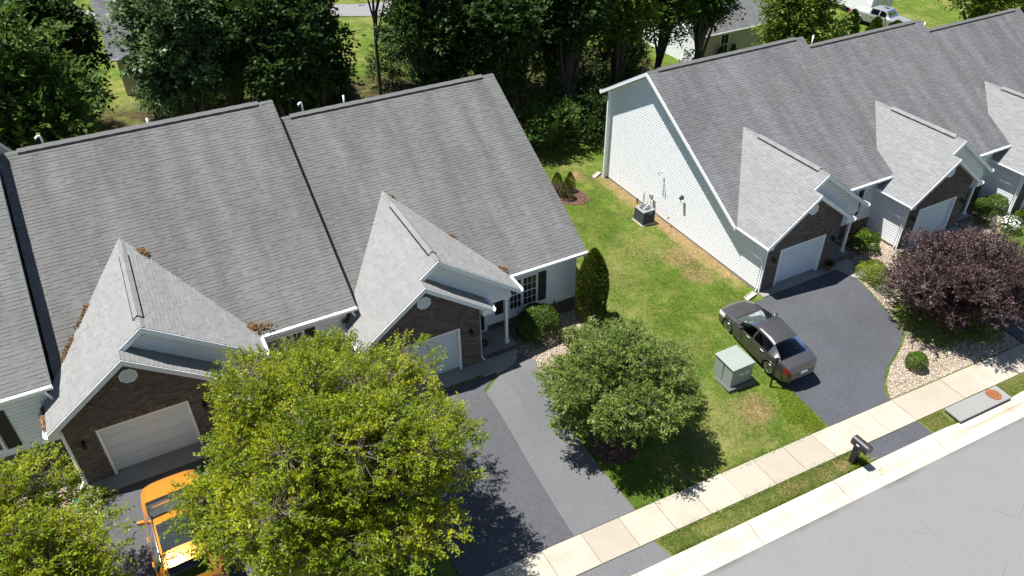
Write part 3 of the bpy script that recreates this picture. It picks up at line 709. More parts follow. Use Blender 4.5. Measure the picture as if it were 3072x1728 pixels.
    # front wall
    xs = x0+4.52 if garage else xr0
    wall = MB().box(xs, xe, yw, yw+.15, H0((xs+xe)/2, yw)-.6, p+2.56).build('front_wall', M['siding'], root)
    siding(wall, M['siding'], (xs, yw, 0), (1, 0, 0), p+.22, p+2.5, lambda z: (0, xe-xs))
    zg = min(H0(xs, yw), H0(xe, yw))-.35
    fm = MB().box(xs, xe+.01, yw-.025, yw-.002, zg, p+.2).build('foundation', M['mortar'], root)
    bricks(fm, (xs, yw-.025, 0), (1, 0, 0), (0, -1, 0), [(p+.2-.0667*(i+1), [(0, xe-xs)]) for i in range(int((p+.2-zg)/.0667))], rnd, 60)
    if not garage:
        window(root, -7.15, yw, p+.55, .62, 1.55); window(root, -7.85, yw, p+.55, .62, 1.55); shutter(root, -6.42, yw, p+.5, .4, 1.55)
        downspout(root, [(-4.72, ye-.1, zE-.12), (-4.72, ye-.1, zE-.2), (-4.6, ye+.0, zE-.62), (-4.6, ye, zE-.7)])
        w = MB(); w.prism([(xr1-.3, yw, p-.5), (xr1-.3, yb, p-.5), (xr1-.3, yb, zR-sb*(yb-yr)-.19), (xr1-.3, yr, zR-.24), (xr1-.3, yw, zE+sm*(yw-ye)-.19)], (-.14, 0, 0)); w.build('party_wall', M['siding'], root)
        return root
    # garage: brick front with door
    W = 4.52; dx0, dx1, dh = .87, 3.65, 2.07
    def topz(s):            # underside of the roof above brick at offset s
        xx = x0+s; return min(zl+SG*(xx-xl), zpL-SG*(xx-xpL))-.19-p
    zg = H0(x0+1, y0)-.5-p
    mb = MB(); fo = Vector((0, .12, 0))
    mb.prism([(x0, y0, p+zg), (x0+dx0, y0, p+zg), (x0+dx0, y0, p+dh), (x0, y0, p+dh)], fo)
    mb.prism([(x0+dx1, y0, p+zg), (x0+W, y0, p+zg), (x0+W, y0, p+dh), (x0+dx1, y0, p+dh)], fo)
    mb.prism([(x0, y0, p+dh), (x0+W, y0, p+dh), (x0+W, y0, p+topz(W)), (xpL, y0, p+topz(xpL-x0)), (x0, y0, p+topz(0))], fo)
    bw = mb.build('brick_wall', M['mortar'], root)
    rows = []; z = -.27
    zpk = topz(xpL-x0)
    while z < zpk-.07:
        zt = z+.07; lo = max(0, (zt-topz(0))/SG) if zt > topz(0) else 0; hi = W-max(0, (zt-topz(W))/SG) if zt > topz(W) else W
        ints = [(lo, hi)]
        if z < dh+.2-.03 and z > -.3:
            ints = [(lo, dx0-.12 if z > dh-.05 else dx0), (dx1+.12 if z > dh-.05 else dx1, hi)]
        rows.append((z, [(a, b) for a, b in ints if b > a])); z += .0667
    bricks(bw, (x0, y0, p), (1, 0, 0), (0, -1, 0), rows, rnd, 300)
    mb = MB(); s = dx0-.12                                    # soldier course over the door
    while s < dx1+.1:
        MB().box(x0+s+.006, x0+s+.062, y0-.02, y0, p+dh+.006, p+dh+.194).build('brick', M['brick'], bw); s += .0682
    # garage door with sections
    gd = MB().box(x0+dx0, x0+dx1, y0+.16, y0+.2, p-.02, p+dh).build('garage_door', M['door_white'], root)
    for i in range(4):
        z = p+i*dh/4; pm = MB().box(x0+dx0+.01, x0+dx1-.01, y0+.135, y0+.159, z+.008, z+dh/4-.006)
        for k in range(4):
            w = (dx1-dx0-.1)/4; a = x0+dx0+.05+k*w; pm.box(a+.05, a+w-.05, y0+.128, y0+.137, z+.09, z+dh/4-.09)
        pm.build('door_panel', M['door_white'], gd)
    mb = MB().box(x0+dx0-.012, x0+dx0+.07, y0-.022, y0+.16, p, p+dh+.0).box(x0+dx1-.07, x0+dx1+.012, y0-.022, y0+.16, p, p+dh).box(x0+dx0-.012, x0+dx1+.012, y0-.0215, y0+.16, p+dh-.07, p+dh+.004)
    mb.build('door_trim', TR, root)
    sd = .66 if not right else .42
    MB().box(x0-.02 if not right else x0-.05, x0+W+.05, y0-sd, y0+.3, p-.35, p-.005).build('garage_slab', M['slab'], root, bevel=.01)
    for s in (.42, 4.10): wall_lamp(root, x0+s, y0-.012, p+1.76)
    gable_vent(root, (xpL, y0-.02, p+3.80), ((1, 0, 0), (0, -1, 0)))
    mb = MB()                                                # soldier ring of bricks round the vent
    for i in range(22):
        t = 2*math.pi*i/22; cx, cz = xpL+.36*math.cos(t), p+3.80+.35*math.sin(t); d = Vector((math.cos(t), 0, math.sin(t))); q = Vector((-math.sin(t), 0, math.cos(t)))
        c = Vector((cx, y0-.001, cz)); m2 = MB(); m2.prism([c-d*.065-q*.034, c-d*.065+q*.034, c+d*.065+q*.042, c+d*.065-q*.042], (0, -.022, 0)); m2.build('brick', M['brick'], bw)
    # side walls of the garage
    lw = MB()
    if gable_wall:
        Y1 = yb; zt = lambda y: (p+2.56 if y < ye+.12 else (zE+sm*(y-ye)-.19 if y < yr else zR-sb*(y-yr)-.19))
        lw.prism([(x0, y0+.12, p-.4), (x0, Y1, p-.4), (x0, Y1, zt(Y1)), (x0, yr, zt(yr)-.05), (x0, ye+.2, zt(ye+.2)), (x0, y0+.12, p+2.56)], (.14, 0, 0))
        gw = lw.build('gable_wall', M['siding'], root)
        def sp(z):
            a = y0-.01 if z < p+2.5 else ye+(z+.2-zE)/sm
            b = Y1 if z < zt(Y1) else yr+(zR-.2-z)/sb
            return (a-y0, b-y0)
        siding(gw, M['siding'], (x0, y0, 0), (0, 1, 0), p+.08, zR-.25, sp, .14, (-1, 0, 0))
        MB().box(x0-.012, x0-.002, y0+.02, Y1, p-.3, p+.085).build('foundation', M['mortar'], root)
        gable_vent(root, (x0-.022, yr-.22, p+6.32), ((0, -1, 0), (-1, 0, 0)), .24, .24)
        mb = MB().box(x0-.03, x0+.04, Y1-.02, Y1+.04, p-.05, zt(Y1)).box(x0-.03, x0+.03, y0-.035, y0+.06, p-.05, p+2.5); mb.build('corner_trim', TR, root)
    else:
        gw = MB().box(x0, x0+.14, y0+.12, yw+.1, p-.7, p+2.56).build('garage_wall', M['siding'], root)
        siding(gw, M['siding'], (x0, y0, 0), (0, 1, 0), p+.1, p+2.5, lambda z: (-.01, yw-y0), .14, (-1, 0, 0))
        zg = H0(x0-.3, y0+1)-.3
        if p+.08-zg > .1:
            fm = MB().box(x0-.022, x0-.001, y0+.02, yw, zg, p+.1).build('foundation', M['mortar'], root)
            bricks(fm, (x0-.022, y0+.02, 0), (0, 1, 0), (-1, 0, 0), [(p+.1-.0667*(i+1), [(0, yw-y0)]) for i in range(int((p+.1-zg)/.0667))], rnd, 60)
        MB().box(x0-.03, x0+.03, y0-.035, y0+.06, p-.05, p+2.5).build('corner_trim', TR, root)
    rw = MB().box(x0+W-.14, x0+W, y0+.12, yw, p-.6, p+2.56).build('garage_wall', M['mortar'], root)
    bricks(rw, (x0+W, yw, 0), (0, -1, 0), (1, 0, 0), [(p-.2+.0667*i, [(0, yw-y0)]) for i in range(40)], rnd, 0)
    # upper gable wall over the porch
    yg = yU+.30; zb = p+2.36; xg1 = x0+6.12
    ug = MB(); ug.prism([(xl+.5, yg, zb), (xg1, yg, zb), (xg1, yg, zpU-SG*(xg1-xpU)-.17), (xpU, yg, zpU-.19), (xl+.5, yg, zl+SG*.5-.17)], (0, .1, 0)); gu = ug.build('porch_gable', M['siding'], root)
    def spu(z):
        a = max(x0+2.0, xl+(z+.24-zl)/SG); b = min(xg1, xpU+(zpU-.24-z)/SG); return (a-x0, b-x0)
    siding(gu, M['siding'], (x0, yg, 0), (1, 0, 0), zb+.02, zpU-.2, spu)
    MB().box(x0+W, xg1+.03, yg-.03, yg+.16, zb-.06, zb+.14).box(xg1-.1, xg1+.03, yg+.16, yw, zb-.06, zb+.14).build('porch_beam', TR, root)
    px, py = x0+5.95, yg+.06
    mb = MB().box(px-.055, px+.055, py-.055, py+.055, p, zb-.06).box(px-.09, px+.09, py-.09, py+.09, p-.02, p+.12).box(px-.08, px+.08, py-.08, py+.08, zb-.16, zb-.05); mb.build('porch_post', TR, root)
    pf = MB().box(x0+W, x0+6.28, yg-.25, yw, p-.9, p-.04).build('porch_floor', M['slab'], root)
    k = x0+W+.03
    while k < x0+6.3:
        MB().box(k+.004, k+.064, yg-.47, yg-.255, p-.25, p-.015).build('brick', M['brick'], pf); k += .07
    k = yg-.25
    while k < yw-.08:
        MB().box(x0+6.285, x0+6.49, k+.004, k+.064, p-.25, p-.015).build('brick', M['brick'], pf); k += .07
    MB().box(x0+W, x0+6.47, yg-.45, yg-.256, p-.9, p-.252).box(x0+6.286, x0+6.47, yg-.25, yw, p-.9, p-.252).build('step_base', M['mortar'], root)
    # entry door, window pair with shutters
    mb = MB().box(x0+4.62, x0+5.58, yw-.07, yw-.02, p, p+2.1); fd_ = mb.build('entry_door', TR, root)
    MB().box(x0+4.74, x0+5.44, yw-.085, yw-.071, p+.12, p+2.0).build('door_glass', M['glass'], fd_)
    MB().tube([(x0+5.5, yw-.12, p+1.0), (x0+5.5, yw-.075, p+1.0)], .025, 8).build('handle', M['black_metal'], fd_)
    window(root, x0+6.66, yw, p+.68, .53, 1.42, 3, 4); window(root, x0+7.30, yw, p+.68, .62, 1.42, 3, 4)
    shutter(root, x0+5.98, yw, p+.64, .38, 1.48); shutter(root, x0+8.02, yw, p+.64, .38, 1.48)
    MB().box(x0+5.78, x0+5.94, yw-.06, yw-.025, p+1.3, p+1.45).build('house_number', M['black_metal'], root)
    ry0, ry1 = yv(zpU)-.25, yU
    ridge_cap(root, (xpU, ry1, zpU), (xpU, ry0, zpU), (-1, 0, -SG), (1, 0, -SG), sg_)
    ridge_vent(root, (xpU, ry1+.55, zpU), (xpU, ry0-.95, zpU), (-1, 0, -SG), (1, 0, -SG), sg_)
    # rakes of the gables
    mb = MB()
    for (xa, za), (xb, zb_), yy in (((xl, zl), (xpL, zpL), yo), ((xpL, zpL), (xrl, zrl), yo), ((xpL-.03, zpL-.02), (xpU, zpU), yU), ((xpU, zpU), (xru, zru), yU)):
        mb = MB(); board(mb, (xa, yy, za-.012), (xb, yy, zb_-.012), .21, .03, (0, -1, 0)); mb.build('rake_board', TR, root)
    mb = MB()                                              # boxed eave returns
    mb.prism([(xl, yo, zl-.2), (x0+.02, yo, zl-.2), (x0+.02, yo, zl-.02+SG*.28), (xl, yo, zl-.03)], (0, .3, 0))
    mb.build('eave_return', TR, root); mb = MB()
    mb.prism([(xrl, yo, zrl-.2), (x0+W, yo, zrl-.2), (x0+W, yo, zrl+SG*.35), (xrl, yo, zrl-.03)], (0, .3, 0)); mb.build('eave_return', TR, root)
    mb = MB(); gutter_geo(mb, (xl-.002, yo-.02, zl-.02), (xl-.002, ye+.25, zl-.02), (-1, 0, 0)); mb.build('gutter', TR, root)
    mb = MB(); gutter_geo(mb, (xrl+.002, yo-.02, zrl-.02), (xrl+.002, yU+.3, zrl-.02), (1, 0, 0)); mb.build('gutter', TR, root)
    mb = MB(); gutter_geo(mb, (xru+.002, yU-.02, zru-.02), (xru+.002, ye-.1, zru-.02), (1, 0, 0)); mb.build('gutter', TR, root)
    gz = H0(x0, y0)
    downspout(root, [(xl-.06, y0+.12, zl-.12), (x0-.06, y0+.12, zl-.45), (x0-.06, y0+.12, p+.25), (x0-.1, y0-.02, p+.1), (x0-.22, y0-.32, p+.06)] if not right else
              [(xl-.06, y0+.1, zl-.12), (x0-.07, y0+.1, zl-.45), (x0-.07, y0+.1, p+.2), (x0-.2, y0+.0, p+.08)])
    downspout(root, [(xrl+.06, y0+.15, zrl-.12), (x0+W+.06, y0+.15, zrl-.4), (x0+W+.06, y0+.15, p+.15), (x0+W+.12, y0-.05, p+.06)])
    if detail:
        downspout(root, [(xr1-.18, ye-.09, zE-.13), (xr1-.18, ye-.09, zE-.2), (xr1-.05, ye+.02, zE-.5), (xr1-.05, ye+.02, zE-.6)])
    # flues behind the ridge
    if end_wall:
        w = MB(); w.prism([(xe, yw, p-.9), (xe, yb, p-.9), (xe, yb, zR-sb*(yb-yr)-.19), (xe, yr, zR-.24), (xe, yw, zE+sm*(yw-ye)-.19)], (-.14, 0, 0)); wg = w.build('gable_wall', M['siding'], root)
        siding(wg, M['siding'], (xe, 0, 0), (0, 1, 0), p+.2, zR-.3, lambda z: (yw if z < zE else ye+(z+.22-zE)/sm, yb if z < zR-sb*(yb-yr)-.2 else yr+(zR-.22-z)/sb), .14, (1, 0, 0))
    else:
        w = MB(); w.prism([(xr1-.35, yw, p), (xr1-.35, yb, p), (xr1-.35, yb, zR-sb*(yb-yr)-.19), (xr1-.35, yr, zR-.24), (xr1-.35, yw, zE+sm*(yw-ye)-.19)], (-.14, 0, 0)); w.build('party_wall', M['siding'], root)
    MB().box(xr0+.1, xe, yb-.1, yb, p-.8, zR-sb*(yb-yr)-.2).build('back_wall', M['siding'], root)
    return root
def flue(root, x, y, z0, h, elbow=False):
    mb = MB()
    if elbow: mb.tube([(x, y, z0-.3), (x, y, z0+h*.75), (x-.02, y-.02, z0+h*.95), (x-.1, y-.06, z0+h), (x-.17, y-.1, z0+h*.9), (x-.18, y-.1, z0+h*.75)], .04, 8)
    else: mb.tube([(x, y, z0-.3), (x, y, z0+h)], .04, 8)
    mb.build('vent_pipe', M['pvc'], root, True)
tL = townhouse('L', 'leftmost townhouse, only its roof corner, white front wall and dark shutter in frame', garage=False)
tA = townhouse('A', 'townhouse on the left with brick garage gable above the orange car')
tB = townhouse('B', 'end townhouse in the middle with a columnar evergreen at its front corner', end_wall=True)
tR1 = townhouse('R1', 'right-hand end townhouse with sunlit white gable wall facing the side lawn', gable_wall=True)
tR2 = townhouse('R2', 'second townhouse of the right row, garage half hidden by the purple plum tree')
tR3 = townhouse('R3', 'last townhouse at the right edge of the picture', end_wall=True)
flue(tA, -3.05, 31.25, 9.2, .36, True); flue(tA, .6, 31.25, 9.22, .2); flue(tB, 6.55, 31.3, 8.38, .42, True); flue(tB, 8.35, 31.3, 8.4, .32)
flue(tR1, 25.6, 30.1, 7.4, .42); flue(tR2, 34.75, 30.1, 6.7, .5); flue(tR3, 44.1, 30.1, 5.95, .45)

# ---------------------------------------------------------------- vegetation
def unit(v): return v/(np.linalg.norm(v, axis=-1, keepdims=True)+1e-9)
def leaves_geo(pos, axis, nrm, length, width):
    """diamond leaves; pos/axis/nrm (N,3), length/width (N,)"""
    axis = unit(axis); side = unit(np.cross(axis, nrm)); up = np.cross(side, axis); L = length[:, None]; Wd = width[:, None]
    a = pos; b = pos+axis*L*.45+side*Wd*.5+up*L*.06; c = pos+axis*L-up*L*.08; d = pos+axis*L*.45-side*Wd*.5+up*L*.06
    v = np.stack([a, b, c, d], 1).reshape(-1, 3); f = np.arange(len(pos)*4).reshape(-1, 4); return v, f
def tubes_geo(P0, P1, r0, r1, n=3):
    """many straight tapered twigs"""
    d = unit(P1-P0); h = np.where(np.abs(d[:, 2:3]) < .9, np.array([[0, 0, 1.]]), np.array([[1., 0, 0]])); a = unit(np.cross(d, h)); b = np.cross(d, a); vs = []
    for P, r in ((P0, r0), (P1, r1)):
        for j in range(n):
            t = 2*math.pi*j/n; vs.append(P+(a*math.cos(t)+b*math.sin(t))*r[:, None])
    v = np.stack(vs, 1).reshape(-1, 3); k = np.arange(len(P0))[:, None]*2*n
    f = np.concatenate([np.concatenate([k+j, k+(j+1) % n, k+n+(j+1) % n, k+n+j], 1) for j in range(n)]); return v, f
def sprays(C, D, n, ls, leaf, wid, rg, droop=.15, flat=.5):
    """n leaves along each spray. C start (S,3), D direction (S,3)"""
    S = len(C); D = unit(D); t = np.linspace(.12, 1, n)[None, :, None]+rg.uniform(-.04, .04, (S, n, 1))
    h = rg.normal(size=(S, 3)); side = unit(np.cross(D, h+np.array([0, 0, 1.5]))); up = np.cross(side, D)
    L = ls[:, None, None]; sg = np.where(np.arange(n) % 2, 1., -1.)[None, :, None]
    pos = C[:, None]+D[:, None]*t*L+np.array([0, 0, -1.])*(t*t)*L*droop+rg.normal(size=(S, n, 3))*.05*L
    ax = D[:, None]*.7+side[:, None]*sg*rg.uniform(.5, 1.1, (S, n, 1))+rg.normal(size=(S, n, 3))*.35+np.array([0, 0, -.15])
    nr = up[:, None]*flat+np.array([0, 0, .55])+rg.normal(size=(S, n, 3))*.45
    sz = rg.uniform(.7, 1.25, (S*n))
    return leaves_geo(pos.reshape(-1, 3), ax.reshape(-1, 3), nr.reshape(-1, 3), leaf*sz, wid*sz*rg.uniform(.8, 1.15, S*n))
def tree(name, label, cat, base, crown_c, rad, lobes, lobe_r, per_lobe, per_spray, spray_len, leaf, wid, mat, trunk_r, seed, group=None, bark='bark', zmin=-.5, fork=.35, twigs=True, droop=.15, lean=(0, 0), shell=(.62, 1.05), stems=1, lower=None, twig_r=1.0):
    """trunk + limbs + crown of leaf sprays spread over overlapping lobes"""
    rg = np.random.default_rng(seed); bx, by = base; bz = H0(bx, by)-.1; cc = np.array(crown_c, float); rad = np.array(rad, float)
    cc = cc+np.array([0, 0, bz+.1])
    root = thing(name, (bx, by, bz+.1), label, cat, group)
    cen = []
    for i in range(4000):
        if len(cen) >= lobes: break
        q = rg.uniform(-1, 1, 3); m = np.linalg.norm(q)
        if m > 1 or m < .25: continue
        q = q*(1-.28*lobe_r/rad.min())
        if all(np.linalg.norm((q-c)*rad) > lobe_r*.62 for c in cen): cen.append(q)
    cen = np.array(cen)*rad*.86+cc
    if lower is not None: cen = np.vstack([cen, np.array(lower)+np.array([0, 0, bz+.1])])
    K = len(cen); lr = lobe_r*rg.uniform(.72, 1.22, K)
    q = unit(rg.normal(size=(K, per_lobe, 3))); q[..., 2] = np.where(q[..., 2] < zmin, -q[..., 2], q[..., 2])
    rr = rg.uniform(shell[0], shell[1], (K, per_lobe, 1)); S = cen[:, None]+q*rr*lr[:, None, None]*np.array([1, 1, .8])
    outw = unit(S-cc-np.array([0, 0, -.6*rad[2]])); D = unit(q*.75+outw*.6+np.array([0, 0, .25])+rg.normal(size=q.shape)*.3)
    keep = rg.uniform(size=(K, per_lobe)) < rg.uniform(.75, 1.0, (K, 1))
    S, D = S[keep], D[keep]; ls = spray_len*rg.uniform(.6, 1.35, len(S))
    st = S-D*ls[:, None]*.5
    v, f = sprays(st, D, per_spray, ls, leaf, wid, rg, droop)
    np_obj('crown', v, f, M[mat], root)
    # trunk and limbs
    mb = MB(); fz = bz+(cc[2]-bz)*fork*1.6
    for k in range(stems):
        ox = 0 if stems == 1 else rg.uniform(-.3, .3); top = np.array([cc[0]+lean[0]+ox*3, cc[1]+lean[1]+ox, cc[2]+rad[2]*.45])
        pts = []; rs = []
        for i in range(9):
            t = i/8; p = np.array([bx+ox, by+ox*.4, bz])*(1-t)+top*t
            p[:2] += .12*math.sin(t*5+seed)*min(1, rad[0]*.25)*np.array([1, .6])*(0 < i < 8)
            pts.append(tuple(p)); rs.append(trunk_r/(stems**.4)*(1.25 if i == 0 else 1)*(1-.82*t))
        mb.tube(pts, rs, 9)
    tr = mb.build('trunk', M[bark], root, True)
    mb = MB(); base_pts = [np.array(p) for p in pts]
    for c in cen:
        cand = [p for p in base_pts if p[2] < c[2]-.1 and p[2] > bz+(cc[2]-bz)*fork] or [base_pts[3]]
        s = cand[int(rg.integers(0, len(cand)))]
        m = (s+c)/2+rg.normal(size=3)*.12*lobe_r+np.array([0, 0, .12*lobe_r]); L = np.linalg.norm(c-s)
        mb.tube([tuple(s), tuple(m), tuple(c)], [trunk_r*.42, trunk_r*.25, trunk_r*.1], 6, False)
    mb.build('limb', M[bark], root, True)
    if twigs:
        lobe_i = np.repeat(np.arange(K), per_lobe).reshape(K, per_lobe)[keep]; sel = rg.uniform(size=len(S)) < .45
        c0 = cen[lobe_i[sel]]+rg.normal(size=(sel.sum(), 3))*lobe_r*.12
        v1, f1 = tubes_geo(c0, st[sel], np.full(sel.sum(), trunk_r*.06+.006), np.full(sel.sum(), .006))
        v2, f2 = tubes_geo(st, st+D*ls[:, None]*.95, np.full(len(st), (.005+leaf*.03)*twig_r), np.full(len(st), .003*twig_r))
        np_obj('twigs', np.vstack([v1, v2]), np.vstack([f1, f2+len(v1)]), M['twig' if bark == 'bark' else bark], root)
    return root
def shrub(name, label, base, rad, n, leaf, wid, mat, seed, shape='ball', cat='shrub', group=None, zc=None, lump=.12, cone=.55):
    """clipped or natural shrub: leaves in several layers over an uneven body"""
    rg = np.random.default_rng(seed); bx, by = base; bz = H0(bx, by); rx, ry, rz = rad
    root = thing(name, (bx, by, bz), label, cat, group)
    ph = rg.uniform(0, 6.28, 6)
    def lumpy(q): return 1+lump*(np.sin(q[:, 0]*5+ph[0])*np.sin(q[:, 1]*5+ph[1])+.6*np.sin(q[:, 2]*7+ph[2]+q[:, 0]*4))
    if shape == 'ball':
        q = unit(rg.normal(size=(n, 3))); q[:, 2] = np.where(q[:, 2] < -.55, -q[:, 2], q[:, 2])
        k = rg.choice([1, .97, .9, .8], n, p=[.45, .25, .2, .1])[:, None]*lumpy(q)[:, None]
        pos = q*k*np.array([rx, ry, rz])+np.array([bx, by, bz+(zc if zc is not None else rz*.85)]); nr = q+rg.normal(size=q.shape)*.4
        ax = np.cross(nr, rg.normal(size=q.shape))+q*.5
    else:
        t = rg.uniform(0, 1, n)**.8; a = rg.uniform(0, 6.28, n)
        prof = np.minimum(1, (1-t)*cone*3.2+.06)**.75*np.minimum(1, .72+t*2.2)
        q = np.stack([np.cos(a), np.sin(a), np.zeros(n)], 1); qq = q+np.array([0, 0, 1])*t[:, None]*2
        k = rg.choice([1, .95, .85, .7], n, p=[.5, .25, .15, .1])*lumpy(qq)*prof
        pos = np.stack([bx+np.cos(a)*k*rx, by+np.sin(a)*k*ry, bz+.05+t*rz*2], 1); nr = q+rg.normal(size=q.shape)*.35
        ax = np.array([0, 0, 1.])+q*.5+rg.normal(size=q.shape)*.35
    sz = rg.uniform(.7, 1.3, n); v, f = leaves_geo(pos, ax, nr, leaf*sz, wid*sz); np_obj('foliage', v, f, M[mat], root)
    mb = MB()
    for i in range(5):
        a = rg.uniform(0, 6.28); mb.tube([(bx, by, bz-.05), (bx+math.cos(a)*rx*.3, by+math.sin(a)*ry*.3, bz+rz*.6), (bx+math.cos(a)*rx*.6, by+math.sin(a)*ry*.6, bz+rz*1.1)], [.03, .02, .008], 5)
    mb.build('stem', M['bark'], root, True); return root
# front trees
tree('street_tree', 'large yellow green tree in front, between the orange car and the middle driveway', 'tree', (3.1, 15.6), (2.2, 15.8, 4.5), (4.75, 4.9, 3.3), 105, .86, 100, 20, .52, .095, .045, 'leaf_front', .17, 21, fork=.3, zmin=-.12, droop=.2, shell=(.72, 1.12), lower=[(.1, 13.3, 4.2), (1.3, 12.6, 3.9), (2.8, 12.2, 3.8), (4.0, 12.3, 3.7), (-.6, 14.6, 4.3), (.6, 12.9, 4.6), (2, 12.3, 4.4)])
tree('street_tree', 'yellow green tree filling the lower left corner', 'tree', (-6.2, 15.8), (-5.9, 16.1, 3.5), (3.1, 3.1, 2.4), 50, .82, 92, 20, .52, .095, .045, 'leaf_front', .14, 22, fork=.3, zmin=-.12, droop=.2, shell=(.72, 1.12))
tree('cherry_tree', 'round mid green tree on the lawn between two driveways', 'tree', (12.4, 15.75), (12.95, 16.1, 2.3), (3.5, 3.1, 1.9), 78, .56, 66, 15, .46, .12, .052, 'leaf_cherry', .10, 23, fork=.25, zmin=-.25, shell=(.7, 1.2))
tree('plum_tree', 'dark purple leaved plum tree in the rock bed on the right', 'tree', (30.6, 15.2), (30.9, 15.5, 2.35), (4.0, 3.5, 2.25), 76, .72, 72, 16, .5, .10, .062, 'leaf_plum', .11, 24, fork=.2, bark='plumtwig', zmin=-.25, droop=.05, twig_r=.6, shell=(.7, 1.15))
shrub('columnar_evergreen', 'tall columnar evergreen at the front corner of the middle house', (15.2, 21.75), (.62, .62, 1.8), 15000, .09, .045, 'leaf_arbor', 31, 'cone', 'evergreen', lump=.07, cone=.85)
shrub('round_shrub', 'large rounded green shrub in front of the middle house window', (12.55, 21.75), (.92, .85, .78), 7000, .075, .045, 'leaf_hedge', 32, lump=.06)
shrub('box_ball', 'small clipped box ball alone in the rock bed by the sidewalk', (26.9, 13.95), (.44, .44, .42), 3800, .05, .032, 'leaf_box', 33, lump=.04)
shrub('lime_shrub', 'bright green rounded shrub by the porch of the right end house', (31.2, 20.95), (.72, .68, .55), 4200, .085, .04, 'leaf_box', 34, lump=.16)
shrub('lime_shrub', 'wide lime green mound beside the right driveway', (29.4, 18.85), (.85, .82, .52), 4800, .08, .035, 'leaf_lime', 35, lump=.14)
shrub('grey_shrub', 'grey green low plant at the foot of the lime mound', (29.35, 18.1), (.55, .5, .32), 1600, .09, .03, 'leaf_grey', 36, lump=.2)
shrub('round_shrub', 'round green shrub against the garage wall of the last townhouse', (41.9, 20.95), (.62, .62, .56), 3400, .07, .04, 'leaf_box', 37, lump=.08)
shrub('round_shrub', 'olive green shrub left of the round shrub near the last townhouse', (40.75, 20.95), (.55, .52, .5), 2800, .06, .035, 'leaf_hedge', 38, lump=.1)
shrub('round_shrub', 'clipped olive shrub just behind the garden flag', (39.75, 20.15), (.55, .55, .5), 2800, .06, .035, 'leaf_hedge', 39, lump=.06)
shrub('round_shrub', 'shaded dark shrub beside the second right garage corner', (39.55, 21.4), (.6, .55, .6), 2600, .07, .04, 'leaf_hedge', 40, lump=.12)
fb = shrub('flowering_shrub', 'shrub with white blossom on the lawn at the right edge', (40.75, 19.2), (.6, .55, .42), 2400, .06, .03, 'leaf_ivy', 41, lump=.15)
_rg = np.random.default_rng(5); _q = unit(_rg.normal(size=(160, 3))); _q[:, 2] = abs(_q[:, 2])
_v, _f = leaves_geo(_q*np.array([.62, .57, .45])+np.array([40.75, 19.2, H0(40.75, 19.2)+.37]), np.cross(_q, _rg.normal(size=_q.shape)), _q, np.full(160, .09), np.full(160, .09)); np_obj('blossom', _v, _f, M['petal'], fb)
shrub('dwarf_spruce', 'small dwarf spruce on the left of the mulch bed, partly behind the roof edge', (19.72, 32.2), (.34, .34, .66), 3200, .06, .02, 'leaf_arbor', 42, 'cone', 'evergreen', cone=.6)
shrub('dwarf_spruce', 'small dwarf spruce at the front right of the mulch bed', (20.0, 31.6), (.33, .33, .58), 3200, .06, .02, 'leaf_arbor', 43, 'cone', 'evergreen', cone=.6)
shrub('dwarf_spruce', 'small dwarf spruce at the back right of the mulch bed', (20.6, 32.3), (.28, .28, .55), 2600, .06, .02, 'leaf_arbor', 44, 'cone', 'evergreen', cone=.6)
shrub('creeping_shrub', 'low leafy plant by the downspout left of the brick garage above the orange car', (-4.45, 20.3), (.5, .35, .28), 700, .10, .04, 'leaf_lime', 45, lump=.3)
shrub('perennial_clump', 'low green clump in the rocks between evergreen and cherry tree', (14.3, 20.6), (.45, .4, .3), 900, .12, .035, 'leaf_cherry', 46, lump=.25)
shrub('perennial_clump', 'leafy clump just right of the rounded shrub in the middle rock bed', (13.6, 20.75), (.38, .35, .4), 900, .11, .04, 'leaf_cherry', 47, lump=.25)
shrub('perennial_clump', 'leafy clump at the foot of the columnar evergreen, lawn side', (15.75, 20.95), (.5, .42, .35), 1300, .11, .04, 'leaf_cherry', 48, lump=.25)
# green ground cover below the plum
def blades(name, pts, h, w, mat, seed):
    rg = np.random.default_rng(seed); n = len(pts); z = hz(pts[:, 0], pts[:, 1]); a = rg.uniform(0, 6.28, n); ln = rg.normal(size=(n, 2))*1.0
    hh = h*rg.uniform(.5, 1.3, n); B = np.stack([pts[:, 0], pts[:, 1], z], 1); s = np.stack([np.cos(a), np.sin(a), 0*a], 1)*w*.5
    T = B+np.stack([ln[:, 0]*hh, ln[:, 1]*hh, hh], 1); v = np.stack([B-s, B+s, T], 1).reshape(-1, 3); f = np.arange(n*3).reshape(-1, 3)
    return tag(np_obj(name, v, f, M[mat]), kind='stuff')
def scatter(P, n, rg):
    P = np.array(P); pts = rg.uniform(P.min(0), P.max(0), (n, 2)); ins = np.zeros(n, bool); j = len(P)-1
    for i in range(len(P)):
        ins ^= ((P[i, 1] > pts[:, 1]) != (P[j, 1] > pts[:, 1])) & (pts[:, 0] < (P[j, 0]-P[i, 0])*(pts[:, 1]-P[i, 1])/(P[j, 1]-P[i, 1]+1e-9)+P[i, 0]); j = i
    return pts[ins]
_rg = np.random.default_rng(77)
gp = scatter(smooth_poly([(28.3, 16.7), (29.5, 17.3), (31.5, 17.6), (33, 16.8), (33, 13.5), (31.4, 13.6), (30.3, 14.3), (29.3, 14.0), (28.5, 14.7), (28.25, 15.6)], 2), 16000, _rg)
gp = gp+_rg.normal(size=gp.shape)*.09
blades('ground_cover', gp[::2], .14, .06, 'blade_lime', 78)
